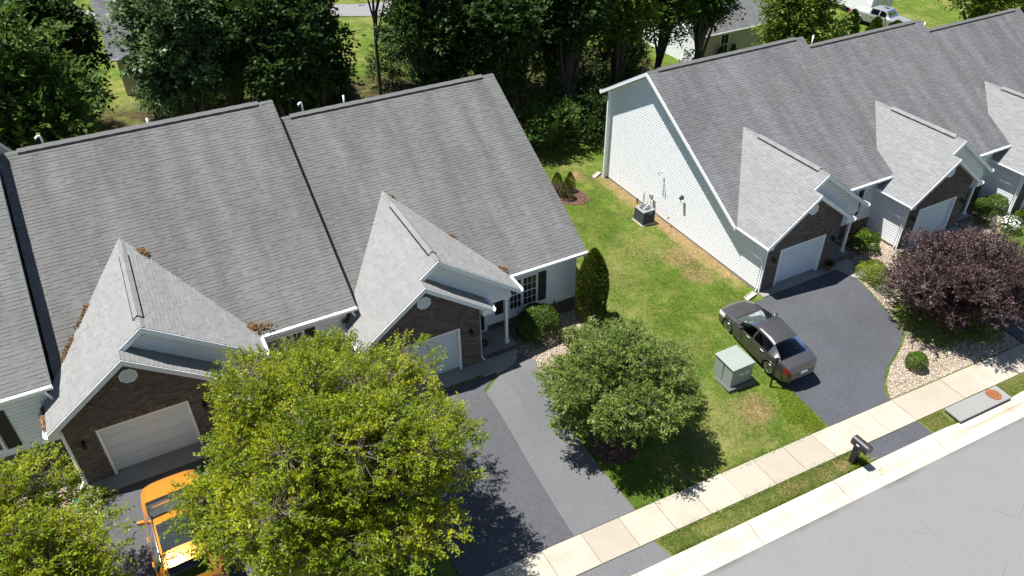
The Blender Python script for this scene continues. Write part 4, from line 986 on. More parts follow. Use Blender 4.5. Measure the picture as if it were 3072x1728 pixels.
lawn_zones = [[(11.6, 13.1), (20.3, 13.1), (20.3, 19.2), (22.9, 20.0), (23.3, 20.4), (23.3, 37), (16, 37), (15.9, 20.5), (13.2, 19.5), (11.9, 18.7), (11.3, 16)],
              [(11.6, 10.95), (20.7, 10.95), (21.3, 11.68), (11.4, 11.68)], [(24.4, 10.95), (25.5, 10.95), (25.7, 11.68), (24.4, 11.68)], [(29.2, 10.95), (34, 10.95), (34, 11.68), (29.2, 11.68)], [(38, 13.1), (44, 13.1), (44, 19), (41, 18.9), (38, 18)]]
zp = np.vstack([scatter(P, n, _rg) for P, n in zip(lawn_zones, (200000, 14000, 2000, 6000, 20000))])
keep = np.sin(zp[:, 0]*1.9+np.sin(zp[:, 1]*1.3)*1.4)*np.sin(zp[:, 1]*1.5+np.sin(zp[:, 0])*1.2)+_rg.normal(size=len(zp))*.5 > -.55
keep &= ~((zp[:, 0] > 22.7) & (zp[:, 1] > 21)) & ~(((zp[:, 0]-12.35)**2+(zp[:, 1]-15.75)**2) < 1.0) & ~(((zp[:, 0]-20)**2+(zp[:, 1]-32.1)**2) < 1.7) & ~((np.abs(zp[:, 0]-18.85) < .8) & (np.abs(zp[:, 1]-16.55) < .7))
blades('grass_blades', zp[keep], .05, .022, 'blade', 79)
lg = scatter([(19.0, 13.15), (20.72, 13.15), (20.7, 15.0), (20.2, 15.4), (19.7, 14.6)], 14000, _rg); lg = lg[(_rg.uniform(size=len(lg)) < ss(18.9, 20.2, lg[:, 0]+.3*np.sin(lg[:, 1]*5)))]; blades('lime_grass_patch', lg, .07, .03, 'blade_lime', 80)
def tufts(name, line, n, seed, spread=.05, h=.11, mat='blade'):
    rg = np.random.default_rng(seed); L = np.array(line); t = rg.uniform(0, len(L)-1.001, n); i = t.astype(int); fr = (t-i)[:, None]
    p = L[i]*(1-fr)+L[i+1]*fr+rg.normal(size=(n, 2))*spread*np.array([1.0, 1.0]); blades(name, p, h, .03, mat, seed)
tufts('verge_edge_grass', [(11.6, 10.97), (20.6, 10.97)], 1500, 81, .035); tufts('verge_edge_grass', [(11.5, 11.68), (21.2, 11.68)], 1200, 82, .03, .08)
tufts('lawn_edge_grass', [(11.5, 13.04), (20.7, 13.04)], 1300, 83, .03, .08); tufts('mailbox_weeds', [(20.2, 11.1), (20.7, 11.05)], 260, 84, .12, .2, 'blade_lime')
# the wood behind the houses: (x, y, crown radius, crown centre height, half height, material)
WOOD = [(-8.4, 41.5, 3.6, 6.4, 5.6, 'leaf_wood_a'), (-4.2, 39.6, 3.2, 6.2, 5.4, 'leaf_wood_b'), (-2.2, 46.8, 2.2, 5.8, 6.0, 'leaf_wood_a'), (3.0, 41.4, 2.3, 7.2, 5.4, 'leaf_ivy'),
        (5.4, 44.0, 2.5, 7.5, 6.2, 'leaf_wood_b'), (7.9, 40.6, 2.3, 7.0, 6.0, 'leaf_wood_a'), (10.2, 43.4, 2.4, 6.4, 5.8, 'leaf_wood_a'),
        (16.7, 41.8, 2.6, 6.4, 6.0, 'leaf_wood_a'), (20.2, 40.4, 2.8, 6.6, 5.8, 'leaf_wood_a'), (23.4, 43.4, 2.7, 6.8, 5.8, 'leaf_wood_a'), (25.4, 40.2, 2.2, 7.6, 4.6, 'leaf_wood_a'),
        (29.9, 41.6, 2.2, 6.9, 4.9, 'leaf_wood_c'), (34.6, 43.2, 2.6, 7.0, 5.2, 'leaf_wood_b'), (45.2, 40.8, 3.0, 4.7, 4.2, 'leaf_wood_c'),
        (37.6, 42.5, 2.0, 7.0, 4.2, 'leaf_wood_b'), (70.5, 43.6, 3.4, 5.0, 4.6, 'leaf_wood_c'), (78, 43.5, 3.6, 5.2, 4.6, 'leaf_wood_b'), (84, 41.5, 3.6, 5.4, 4.8, 'leaf_wood_b'), (91, 44, 4, 5, 4.6, 'leaf_wood_b'),
        (4.2, 48.6, 2.3, 4.6, 4.2, 'leaf_wood_b'), (-8.2, 48.0, 2.8, 5.0, 4.8, 'leaf_wood_a'), (18.9, 47.4, 2.6, 4.9, 4.6, 'leaf_wood_a'), (22.8, 47.8, 2.8, 5.2, 4.8, 'leaf_wood_a'), (27.6, 46.2, 2.6, 5.4, 4.8, 'leaf_wood_b'), (32.0, 46.0, 2.5, 5.4, 4.8, 'leaf_wood_b'), (8.6, 48.4, 2.4, 4.8, 4.4, 'leaf_wood_a'), (11.4, 49.4, 1.9, 4.0, 3.8, 'leaf_wood_b')]
WLAB = ['tree at the far left edge of the wood', 'dense tree rising behind the left roof', 'tree just left of the gap showing a grey roof', 'lighter tree in front of the grey roofed house behind', 'tree right of the lighter tree behind the left ridge',
        'tree with thick ivy clad trunk between the two left roof ridges', 'tree just left of the sunlit lawn gap', 'tree just right of the sunlit lawn gap', 'dark tree above the middle of the second ridge', 'dark tree at the right end of the second ridge',
        'forked trunk tree behind the gap between the buildings', 'yellow green tree behind the gap between the buildings', 'tree in front of the white walled house behind', 'sunlit maple behind the right end house roof',
        'narrow tree covering the left gable of the house behind', 'bright tree to the right of the silver pickup', 'tree at the top right behind the last roof', 'rightmost tree above the last roof', 'tree beyond the right picture edge above the last roof',
        'back row tree in front of the grey roofed house, right part', 'back row tree behind the leftmost roof', 'back row tree right of the lawn gap', 'back row dark tree above the right end of the second ridge', 'back row tree between forked trunk and yellow green tree', 'back row tree behind the yellow green tree', 'back row tree behind the ivy clad trunk', 'smaller back row tree at the left side of the lawn gap']
for i, ((x, y, r, zc, rz, mt), lb) in enumerate(zip(WOOD, WLAB)):
    near = y < 41
    tree('wood_tree', lb, 'tree', (x, y), (x, y, zc+.5), (r, r, rz*.86), int(24+r*5.5), r*.44, 54 if i < 19 else 40, 9, .85, .275, .16, mt, .25+.05*(i % 4)+(.15 if i == 5 else 0), 100+i, 'trees of the wood behind the houses', fork=.12, zmin=-.75, twigs=False, droop=.35, stems=2 if i in (10, 4) else 1, shell=(.55, 1.1))
# a thin tree standing in the sunlit gap, and bushes along the wood edge
tree('thin_tree', 'slim bare stemmed tree standing in the sunlit lawn gap', 'tree', (14.35, 45.2), (14.8, 45.2, 9.2), (1.8, 1.8, 2.4), 9, .9, 40, 9, .7, .2, .11, 'leaf_wood_a', .17, 140, fork=.5, twigs=False)
UND = [(2.2, 50.6, 1.7, 1.9, 'leaf_ivy', 'pale bush behind the left ridge below the grey roofed house'), (-2.7, 50.8, 1.6, 1.9, 'leaf_wood_a', 'dark bush left of the gap showing the beige wall'), (-6.4, 51.5, 2.2, 2.1, 'leaf_wood_a', 'dark bush behind the leftmost roof'), (5.4, 51.6, 1.8, 1.8, 'leaf_wood_b', 'bush left of the ivy clad trunk'), (8.2, 51.2, 1.7, 1.7, 'leaf_wood_a', 'bush behind the left end of the second ridge'),
       (10.8, 52.0, 1.5, 1.6, 'leaf_wood_b', 'bush at the left foot of the sunlit lawn gap'), (13.4, 50.6, 1.3, 1.1, 'leaf_wood_a', 'low bush at the foot of the sunlit lawn gap'), (17.2, 50.8, 1.8, 1.8, 'leaf_wood_a', 'bush below the right of the lawn gap'), (20.4, 50.4, 2.0, 2.0, 'leaf_wood_a', 'dark bush behind the right part of the second ridge'), (22.2, 37.2, 2.2, 2.1, 'leaf_wood_b', 'bush at the end of the side lawn, left part'), (25.4, 37.6, 2.0, 2.0, 'leaf_wood_a', 'dark bush at the end of the side lawn beside the white gable'),
       (28.8, 38.2, 1.9, 1.7, 'leaf_wood_b', 'bush behind the right end house'), (32.5, 38.8, 1.7, 1.5, 'leaf_wood_b', 'bush behind the right ridge'), (24.2, 41.2, 2.2, 2.4, 'leaf_wood_b', 'deep bush left of the forked trunk'), (27.6, 42.0, 2.3, 2.3, 'leaf_wood_a', 'deep bush below the yellow green tree'), (31.4, 42.4, 2.2, 2.2, 'leaf_wood_b', 'deep bush left of the white walled house behind'), (35.2, 40.6, 2.0, 1.9, 'leaf_wood_a', 'deep bush in front of the white walled house'),
       (24.0, 49.4, 2.1, 2.0, 'leaf_wood_a', 'farthest bush between the dark trees'), (29.4, 48.2, 2.1, 2.0, 'leaf_wood_b', 'farthest bush behind the yellow green tree'), (34.4, 47.4, 2.0, 1.9, 'leaf_wood_b', 'farthest bush left of the white gable of the house behind'), (49.4, 42, 1.6, 1.5, 'leaf_wood_b', 'shrubbery right of the sunlit maple')]
for i, (x, y, r, rz, mt, lb) in enumerate(UND):
    tree('wild_bush', lb, 'bush', (x, y), (x, y, rz*.9), (r, r*.9, rz), 13, r*.45, 60, 8, .5, .15, .085, mt, .06, 200+i, 'wild bushes along the wood edge', fork=.05, twigs=False, zmin=-.6)
for i, (x, y, rx, rz, lb) in enumerate([(58.6, 46.9, .62, 1.3, 'dark young conifer left of the silver pickup'), (61.0, 46.2, .6, .95, 'bronze green young conifer in front of the pickup bed'), (63.4, 45.9, .75, .72, 'low bushy conifer in front of the pickup cab'), (56.8, 46.2, .5, .6, 'smallest conifer near the maple')]):
    shrub('young_conifer', lb, (x, y), (rx, rx, rz), 3200, .22, .08, 'leaf_wood_a' if i in (0, 3) else 'leaf_arbor', 60+i, 'cone', 'conifer', 'young conifers behind the right row', lump=.42, cone=.6)

# ---------------------------------------------------------------- vehicles
def cr(keys, s):
    """smooth curve through (s,value) keys (monotone-ish Hermite)"""
    xs = [k[0] for k in keys]; ys = [k[1] for k in keys]
    if s <= xs[0]: return ys[0]
    if s >= xs[-1]: return ys[-1]
    i = max(j for j in range(len(xs)-1) if xs[j] <= s); h = xs[i+1]-xs[i]; d = (ys[i+1]-ys[i])/h
    def sl(j):
        if j == 0 or j == len(xs)-1: return d
        a = (ys[j]-ys[j-1])/(xs[j]-xs[j-1]); b = (ys[j+1]-ys[j])/(xs[j+1]-xs[j]); return 0 if a*b <= 0 else 2*a*b/(a+b)
    m0, m1 = sl(i), sl(i+1); t = (s-xs[i])/h
    return (2*t**3-3*t*t+1)*ys[i]+(t**3-2*t*t+t)*h*m0+(-2*t**3+3*t*t)*ys[i+1]+(t**3-t*t)*h*m1
def wheel(root, x, y, r, w, side, rim='chrome', spokes=5):
    """axle along x"""
    def ring(prof, mat, name, par):
        mb = MB(); n = 24
        for d, rr in prof:
            for j in range(n):
                t = 2*math.pi*j/n; mb.v.append((x+side*d, y+rr*math.cos(t), r+rr*math.sin(t)))
        for i in range(len(prof)-1):
            for j in range(n):
                q = (j+1) % n; mb.f.append((i*n+j, i*n+q, (i+1)*n+q, (i+1)*n+j))
        return mb.build(name, mat, par, True)
    wd = ring([(-w, r*.6), (-w, r*.93), (-w*.85, r), (-w*.15, r), (0, r*.94), (.0, r*.68)], M['rubber'], 'wheel', root)
    ring([(-.01, r*.69), (.004, r*.66), (-.03, r*.6), (-.05, r*.2)], M['dark_gap'], 'rim_well', wd)
    mb = MB()
    for k in range(spokes*2):
        t = 2*math.pi*k/(spokes*2)+.1; dt = .13
        for sgn in (1,):
            P = [(x+side*.0, y+r*.66*math.cos(t-dt), r+r*.66*math.sin(t-dt)), (x+side*.0, y+r*.66*math.cos(t+dt), r+r*.66*math.sin(t+dt)), (x+side*.012, y+r*.14*math.cos(t+dt*2), r+r*.14*math.sin(t+dt*2)), (x+side*.012, y+r*.14*math.cos(t-dt*2), r+r*.14*math.sin(t-dt*2))]
            mb.prism(P, (-side*.03, 0, 0))
    ring([(-.02, r*.70), (.006, r*.70), (.01, r*.66), (-.012, r*.62)], M[rim], 'rim', wd)
    mb.build('spokes', M[rim], wd)
def car(name, label, cat, loc, rotz, S, paint):
    """body lofted from cross sections, then cut into panels, panes and gaps. local +y is forward"""
    L = S['L']; root = thing(name, (0, 0, 0), label, cat); root.matrix_basis = Matrix.Translation(Vector(loc)) @ Matrix.Rotation(S.get('tilt', 0), 4, 'X') if rotz is None else Matrix.Translation(Vector(loc)) @ Matrix.Rotation(rotz, 4, 'Z') @ Matrix.Rotation(S.get('tilt', 0), 4, 'X')
    WM[root] = Matrix.Identity(4)
    st = set(np.linspace(0, L, 64).round(3)) | set(S['cuts'])
    for c in S['cuts']: st -= {q for q in st if 0 < abs(q-c) < .03 and q not in S['cuts']}
    for a in S['axles']: st |= {round(a+S['wr']*1.16*math.cos(t), 3) for t in np.linspace(0, math.pi, 15)}
    st = sorted(st); V = []; nv = 15
    for s in st:
        zt, zb, wb, wt = cr(S['top'], s), cr(S['belt'], s), cr(S['wb'], s), cr(S['wt'], s); sill = cr(S['sill'], s)
        for a in S['axles']:
            d = abs(s-a); ra = S['wr']*1.16
            if d < ra: sill = max(sill, S['wr']+math.sqrt(ra*ra-d*d)-.02)
        zt = max(zt, zb+.012); gh = zt-zb; cr_ = S['crown']*min(1, .35+gh*2)
        wtop = wt if gh > .12 else wb-.06+(wt-wb+.06)*gh/.12
        row = [(wtop*k, zt-cr_*k*k*.7) for k in (0, .3, .6, .86)]
        row.append((wtop, zt-cr_)); e = (wtop, zt-cr_)
        z2 = min(zb, e[1]-.004)
        for k in (.12, .5, .9, 1): row.append((e[0]+(wb-e[0])*k, e[1]+(z2-e[1])*k+.03*math.sin(math.pi*k)*min(1, gh)*.5))
        row.append((wb+.018, z2-.045)); row.append((wb+.03, max(sill+.04, z2-.19))); row.append((wb+.02, max(sill+.03, z2-.36))); row.append((wb+.035, max(sill+.02, sill+.2 if z2-.36 > sill+.2 else sill+.02))); row.append((wb+.02, sill+.006)); row.append((wb-.07, sill))
        V.append(row)
    parts = {}
    def put(nm, q):
        mb = parts.setdefault(nm, MB()); n = len(mb.v); mb.v += q; mb.f.append((n, n+1, n+2, n+3))
    for sgn in (1, -1):
        for i in range(len(st)-1):
            sm_ = (st[i]+st[i+1])/2
            for j in range(nv-1):
                q = [(sgn*V[i][j][0], L/2-st[i], V[i][j][1]), (sgn*V[i+1][j][0], L/2-st[i+1], V[i+1][j][1]), (sgn*V[i+1][j+1][0], L/2-st[i+1], V[i+1][j+1][1]), (sgn*V[i][j+1][0], L/2-st[i], V[i][j+1][1])]
                if sgn > 0: q = q[::-1]
                gh = cr(S['top'], sm_)-cr(S['belt'], sm_); nm = S['region'](sm_, j, gh)
                put(nm+('' if nm in S['central'] else ('_l' if sgn < 0 else '_r')) if nm != 'body' else 'body', q)
    for sgn in (1, -1):
        for s0, flip in ((0, 1), (len(st)-1, -1)):
            row = V[s0]; mb = parts['body']; n = len(mb.v)
            mb.v += [(sgn*x, L/2-st[s0], z) for x, z in row]+[(0, L/2-st[s0], row[-1][1])]; idx = list(range(n, n+nv+1)); mb.f.append(tuple(idx if sgn*flip > 0 else idx[::-1]))
    for nm, mb in parts.items():
        base = nm.rsplit('_', 1)[0] if nm.endswith(('_l', '_r')) else nm
        # weld for smooth shading
        key = {}; nv2 = []; mp = []
        for v in mb.v:
            k = tuple(round(c, 4) for c in v)
            if k not in key: key[k] = len(nv2); nv2.append(v)
            mp.append(key[k])
        f2 = [tuple(dict.fromkeys(mp[i] for i in f)) for f in mb.f]; mb.v = nv2; mb.f = [f for f in f2 if len(f) > 2]
        mt = S['mats'].get(base, paint); o = mb.build(base, mt, root, True)
        for p_ in o.data.polygons: pass
        es = o.modifiers.new('split', 'EDGE_SPLIT'); es.split_angle = R(38)
    wh = S['wr']
    for a in S['axles']:
        for sd in (-1, 1): wheel(root, sd*(cr(S['wb'], a)+.012), L/2-a, wh, .2, sd, S.get('rim', 'chrome'))
    MB().box(-S['W']/2+.12, S['W']/2-.12, -L/2+.25, L/2-.25, .17, .3).box(-S['W']/2+.06, S['W']/2-.06, L/2-S['axles'][1]+S['wr']*1.2, L/2-S['axles'][0]-S['wr']*1.2, .29, .52).build('underbody', M['dark_gap'], root)
    for sd in (-1, 1):
        mb = MB(); y, z = L/2-S['mir'][0], S['mir'][1]; x = sd*(S['W']/2-.03)
        mb.prism([(x, y-.06, z-.06), (x+sd*.2, y-.04, z-.07), (x+sd*.2, y-.04, z+.08), (x, y-.06, z+.05)], (0, .1, .01)); mb.build('mirror', paint, root, bevel=.025)
        for yy in S.get('handles', ()):
            x = sd*(cr(S['wb'], yy)+.035); MB().box(min(x, x+sd*.03), max(x, x+sd*.03), L/2-yy-.1, L/2-yy+.1, S['hz']-.015, S['hz']+.02).build('door_handle', M['chrome'] if S.get('chromeh') else paint, root, bevel=.008)
    # cabin
    fl, c0, c1 = .53, S['cabin'][0], S['cabin'][1]; it = plain('cabin_trim', (.045, .046, .048), .8); lt = plain('dash_trim', (.13, .14, .135), .8)
    MB().box(-S['W']/2+.14, S['W']/2-.14, L/2-c1, L/2-c0, fl-.02, fl).build('cabin_floor', it, root)
    zb = cr(S['belt'], c0+.3)
    mb = MB(); mb.prism([(-S['W']/2+.17, L/2-c0+.35, zb-.02), (-S['W']/2+.17, L/2-c0-.30, zb-.01), (-S['W']/2+.17, L/2-c0-.38, zb-.22), (-S['W']/2+.17, L/2-c0+.35, zb-.25)], (S['W']-.34, 0, 0)); mb.build('dashboard', lt, root, bevel=.02)
    mb = MB(); cx = -.36
    for k in range(16):
        t = 2*math.pi*k/16; t2 = 2*math.pi*(k+1)/16; yy = L/2-c0-.52
        mb.tube([(cx+.18*math.cos(t), yy+.05*math.sin(t), zb-.02+.17*math.sin(t)), (cx+.18*math.cos(t2), yy+.05*math.sin(t2), zb-.02+.17*math.sin(t2))], .014, 5, False)
    mb.build('steering_wheel', it, root)
    for yy in S['seats']:
        for cx in (-.36, .36):
            mb = MB().box(cx-.24, cx+.24, L/2-yy-.25, L/2-yy+.27, fl, fl+.22); mb.prism([(cx-.23, L/2-yy-.3, fl+.1), (cx-.23, L/2-yy-.18, fl+.1), (cx-.2, L/2-yy-.27, fl+(.66 if yy < S['seats'][-1] else .5)), (cx-.2, L/2-yy-.37, fl+(.66 if yy < S['seats'][-1] else .5))], (.44, 0, 0))
            if yy < S['seats'][-1]: mb.box(cx-.12, cx+.12, L/2-yy-.45, L/2-yy-.36, fl+.68, fl+.80)
            else: mb.box(cx-.12, cx+.12, L/2-yy-.36, L/2-yy-.28, fl+.52, fl+.62)
            mb.build('seat', it, root, bevel=.03)
    return root
def paint(name, c, flake=.35, rough=.28, metal=.55):
    t = NT(name); n = t.noise(400, 2); t.color(t.mix(t.maprange(n, .3, .7, 0, flake), c, tuple(min(1, q*1.5) for q in c))).set(rough, metal, .5, 1.0); return t.m
P_GREY, P_ORANGE, P_SILVER = paint('grey_brown_paint', (.085, .08, .079)), paint('orange_paint', (.58, .225, .025), .25, .3, .35), paint('silver_paint', (.33, .33, .325), .2, .35, .4)
M['taillight'] = plain('red_lens', (.22, .008, .012), .2, var=.2, spec=.6); M['headlight'] = plain('clear_lens', (.55, .57, .58), .12, var=.1, spec=.7); M['plate'] = plain('plate', (.3, .33, .36), .6)
def rg_sedan(s, j, gh):
    if 1.14 < s < 1.20 and j < 4: return 'gap'
    if 1.20 < s < 2.06 and j < 4: return 'windshield'
    if 3.36 < s < 4.02 and j < 4: return 'rear_window'
    if 1.55 < s < 2.40 and 5 <= j < 8 and gh > .1: return 'front_window'
    if 2.46 < s < 3.36 and 5 <= j < 8 and gh > .1: return 'rear_side_window'
    if 7 <= j < 12 and (1.585 < s < 1.6 or 2.42 < s < 2.435 or (3.28 < s < 3.295 and j < 10)): return 'gap'
    if .12 < s < .62 and 8 <= j < 10: return 'headlight'
    if 4.3 < s < 4.6 and 9 <= j < 11: return 'taillight'
    return 'body'
SEDAN = dict(L=4.64, W=1.775, wr=.325, axles=(.93, 3.63), crown=.07, tilt=R(4.5),
  cuts=(1.14, 1.20, 2.06, 3.36, 4.02, 1.55, 2.40, 2.46, 3.28, 1.585, 1.6, 2.42, 2.435, 3.295, .12, .62, 4.3, 4.6),
  top=[(0, .56), (.05, .66), (.2, .76), (.6, .87), (1.14, .97), (1.20, .99), (1.62, 1.2), (2.06, 1.39), (2.4, 1.455), (2.9, 1.45), (3.42, 1.36), (3.75, 1.19), (4.02, 1.06), (4.3, 1.05), (4.52, 1.03), (4.6, .92), (4.64, .8)],
  belt=[(0, .50), (.1, .62), (.4, .74), (1.0, .86), (1.6, .92), (2.4, .95), (3.3, .99), (4.0, 1.02), (4.5, .99), (4.64, .72)],
  wb=[(0, .50), (.06, .62), (.2, .74), (.5, .82), (.95, .86), (2.3, .87), (3.6, .86), (4.2, .80), (4.5, .72), (4.64, .58)],
  wt=[(0, .45), (1.2, .74), (2.06, .64), (2.6, .62), (3.36, .60), (4.02, .68), (4.64, .5)],
  sill=[(0, .22), (.3, .19), (4.3, .2), (4.64, .3)], region=rg_sedan, central=('windshield', 'rear_window', 'gap'),
  mats=dict(windshield=M['windshield'], rear_window=M['privacy'], front_window=M['privacy'], rear_side_window=M['privacy'], gap=M['dark_gap'], headlight=M['headlight'], taillight=M['taillight']),
  mir=(1.72, .98), handles=(2.22, 3.08), hz=.86, chromeh=True, cabin=(1.5, 3.6), seats=(2.3, 3.0))
sed = car('sedan', 'grey brown sedan parked nose-in at the lawn edge of the right driveway', 'car', (21.22, 17.42, H0(21.2, 17.4)+.045), R(-2.0), SEDAN, P_GREY)
def local(root, fn):
    """extra parts given in the car's own frame"""
    return fn
MB().box(-.17, .17, -2.36, -2.325, .62, .74).build('licence_plate', M['plate'], sed)
MB().box(-.62, .62, -2.345, -2.3, .28, .36).build('bumper_insert', M['dark_gap'], sed)
def rg_suv(s, j, gh):
    if 1.00 < s < 1.13 and j < 4: return 'cowl'
    if 1.13 < s < 2.12 and j < 4: return 'windshield'
    if 2.42 < s < 3.45 and j < 3: return 'sunroof'
    if 3.98 < s < 4.25 and j < 3: return 'rear_window'
    if 1.75 < s < 2.45 and 5 <= j < 7 and gh > .1: return 'front_window'
    if 2.52 < s < 3.75 and 5 <= j < 7 and gh > .1: return 'rear_side_window'
    if .06 < s < .6 and 8 <= j < 10: return 'headlight'
    if 4.1 < s < 4.33 and 8 <= j < 11: return 'taillight'
    if 7 <= j < 12 and (2.47 < s < 2.485 or 3.4 < s < 3.415): return 'gap'
    return 'body'
SUV = dict(L=4.35, W=1.86, wr=.34, axles=(.86, 3.5), crown=.06, tilt=R(2.5),
  cuts=(1.00, 1.13, 2.12, 2.42, 3.45, 3.98, 4.25, 1.75, 2.45, 2.52, 3.75, .06, .6, 4.1, 4.33, 2.47, 2.485, 3.4, 3.415),
  top=[(0, .66), (.05, .80), (.2, .92), (.55, 1.03), (1.0, 1.09), (1.13, 1.10), (1.6, 1.36), (2.12, 1.57), (2.5, 1.64), (3.3, 1.64), (3.98, 1.56), (4.25, 1.1), (4.35, .9)],
  belt=[(0, .6), (.1, .78), (.5, .92), (1.1, 1.0), (2.4, 1.05), (3.6, 1.1), (4.2, 1.06), (4.35, .8)],
  wb=[(0, .50), (.06, .64), (.2, .78), (.5, .865), (.95, .89), (3.4, .89), (4.1, .84), (4.35, .7)],
  wt=[(0, .5), (1.13, .78), (2.12, .69), (2.6, .67), (3.98, .63), (4.35, .6)], sill=[(0, .28), (.3, .24), (4.1, .25), (4.35, .35)], region=rg_suv, central=('windshield', 'rear_window', 'gap', 'sunroof', 'cowl'),
  mats=dict(windshield=M['windshield'], sunroof=M['glass'], rear_window=M['privacy'], front_window=M['privacy'], rear_side_window=M['privacy'], gap=M['dark_gap'], cowl=M['dark_gap'], headlight=M['headlight'], taillight=M['taillight']),
  mir=(1.7, 1.08), handles=(2.3, 3.2), hz=.95, cabin=(1.4, 3.6), seats=(2.35, 3.15))
suv = car('orange_car', 'orange hatchback with dark sunroof parked before the left brick garage under the tree', 'car', (-2.15, 17.58, H0(-2.2, 17.5)+.045), R(1.0), SUV, P_ORANGE)
for sd in (-1, 1):
    MB().tube([(sd*.66, 2.175-1.95, 1.6), (sd*.655, 2.175-2.1, 1.645), (sd*.645, 2.175-3.7, 1.63), (sd*.64, 2.175-3.85, 1.575)], .018, 6).build('roof_rail', M['chrome'], suv, True)
    MB().tube([(sd*.1, 2.175-1.12, 1.13), (sd*.1+.45, 2.175-1.3, 1.21)], .012, 5).build('wiper', M['black_plastic'], suv)
def rg_truck(s, j, gh):
    if 1.42 < s < 1.98 and j < 3: return 'windshield'
    if 2.15 < s < 2.6 and j < 1: return 'sunroof'
    if 3.42 < s < 3.54 and j < 3: return 'rear_window'
    if 1.8 < s < 2.45 and 5 <= j < 7 and gh > .1: return 'front_window'
    if 2.55 < s < 3.35 and 5 <= j < 7 and gh > .1: return 'rear_side_window'
    if 3.72 < s < 5.48 and j < 3: return 'bed_liner'
    if 0 < s < .4 and 8 <= j < 10: return 'headlight'
    if 5.4 < s < 5.58 and 8 <= j < 11: return 'taillight'
    if 7 <= j < 12 and (1.7 < s < 1.715 or 2.49 < s < 2.505 or 3.42 < s < 3.43 or 3.62 < s < 3.66): return 'gap'
    return 'body'
TRUCK = dict(L=5.6, W=1.98, wr=.39, axles=(.95, 4.4), crown=.05,
  cuts=(1.42, 1.98, 2.15, 2.6, 3.42, 3.43, 3.54, 1.8, 2.45, 2.55, 3.35, 3.62, 3.66, 3.68, 3.72, 5.48, 5.52, .4, 5.4, 5.58, 1.7, 1.715, 2.49, 2.505),
  top=[(0, .9), (.06, 1.08), (.3, 1.14), (1.3, 1.2), (1.42, 1.22), (1.98, 1.72), (2.3, 1.8), (3.3, 1.79), (3.42, 1.75), (3.56, 1.26), (3.68, 1.255), (3.72, .80), (5.48, .80), (5.52, 1.24), (5.6, 1.2)],
  belt=[(0, .85), (.1, 1.03), (1.4, 1.14), (3.5, 1.18), (3.6, 1.2), (5.5, 1.2), (5.6, 1.1)],
  wb=[(0, .8), (.1, .9), (.5, .95), (5.2, .95), (5.6, .92)], wt=[(0, .75), (1.42, .82), (1.98, .73), (3.42, .7), (3.6, .8), (5.6, .8)], sill=[(0, .4), (5.6, .5)],
  region=rg_truck, central=('windshield', 'rear_window', 'gap', 'sunroof', 'bed_liner'), mats=dict(windshield=M['privacy'], sunroof=M['glass'], rear_window=M['privacy'], front_window=M['privacy'], rear_side_window=M['privacy'], bed_liner=plain('bed_liner', (.30, .30, .29), .8), gap=M['dark_gap'], headlight=M['headlight'], taillight=M['taillight']),
  mir=(1.75, 1.22), handles=(2.35, 3.2), hz=1.02, cabin=(1.6, 3.4), seats=(2.4, 3.1))
trk = car('pickup_truck', 'silver crew cab pickup truck behind the right row of roofs', 'truck', (65.2, 49.2, H0(65, 49)+.02), R(180+9), TRUCK, P_SILVER)
# box trailer behind it
tl = thing('box_trailer', (67.8, 53.6, H0(68, 53)), 'white box trailer parked behind the silver pickup', 'trailer')
_z = H0(68, 53)
MB().box(66.2, 69.2, 51.2, 57.0, _z+.55, _z+2.75).build('box', M['trim'], tl, bevel=.06)
for k in range(4): MB().box(66.19+.0, 69.21, 51.9+k*1.4, 51.95+k*1.4, _z+2.74, _z+2.77).build('roof_rib', M['pvc'], tl)
MB().box(66.9, 68.5, 51.16, 51.199, _z+.7, _z+2.6).build('door', M['pvc'], tl); MB().box(67.68, 67.72, 51.13, 51.159, _z+.75, _z+2.55).build('latch_bar', M['chrome'], tl)
for sd, xx in ((-1, 66.25), (1, 69.15)):
    mb = MB(); mb.tube([(xx-.1, 54.4, _z+.36), (xx+.1, 54.4, _z+.36)], .36, 18); mb.build('wheel', M['rubber'], tl)

# ---------------------------------------------------------------- street furniture and small things
def gz(x, y): return H0(x, y)
# mailbox
mx, my = 20.18, 11.3; z = gz(mx, my); mbx = thing('mailbox', (mx, my, z), 'black plastic mailbox on a thick post beside the sidewalk', 'mailbox')
MB().box(mx-.11, mx+.11, my-.11, my+.11, z-.05, z+.95).build('post', M['black_plastic'], mbx, bevel=.02)
mb = MB(); n = 12; sec = [(-.165, 0), (.165, 0)]+[(.175*math.cos(t), .16+.17*math.sin(t)) for t in np.linspace(0, math.pi, n)]
mb.prism([(mx+a, my-.44, z+.92+b) for a, b in sec], (0, .68, 0)); mb.build('box', M['black_plastic'], mbx, bevel=.015)
mb = MB(); mb.prism([(mx+a*1.05, my-.476, z+.915+b*1.04) for a, b in sec], (0, .036, 0)); mb.build('door', M['black_plastic'], mbx, bevel=.01)
MB().box(mx-.05, mx+.05, my-.085, my+.10, z+.82, z+.915).build('bracket', M['black_plastic'], mbx)
MB().box(mx-.182, mx-.172, my-.14, my-.02, z+1.05, z+1.10).build('number_plate', M['trim'], mbx)
MB().box(mx+.176, mx+.19, my-.2, my-.04, z+1.1, z+1.14).build('flag', M['taillight'], mbx)
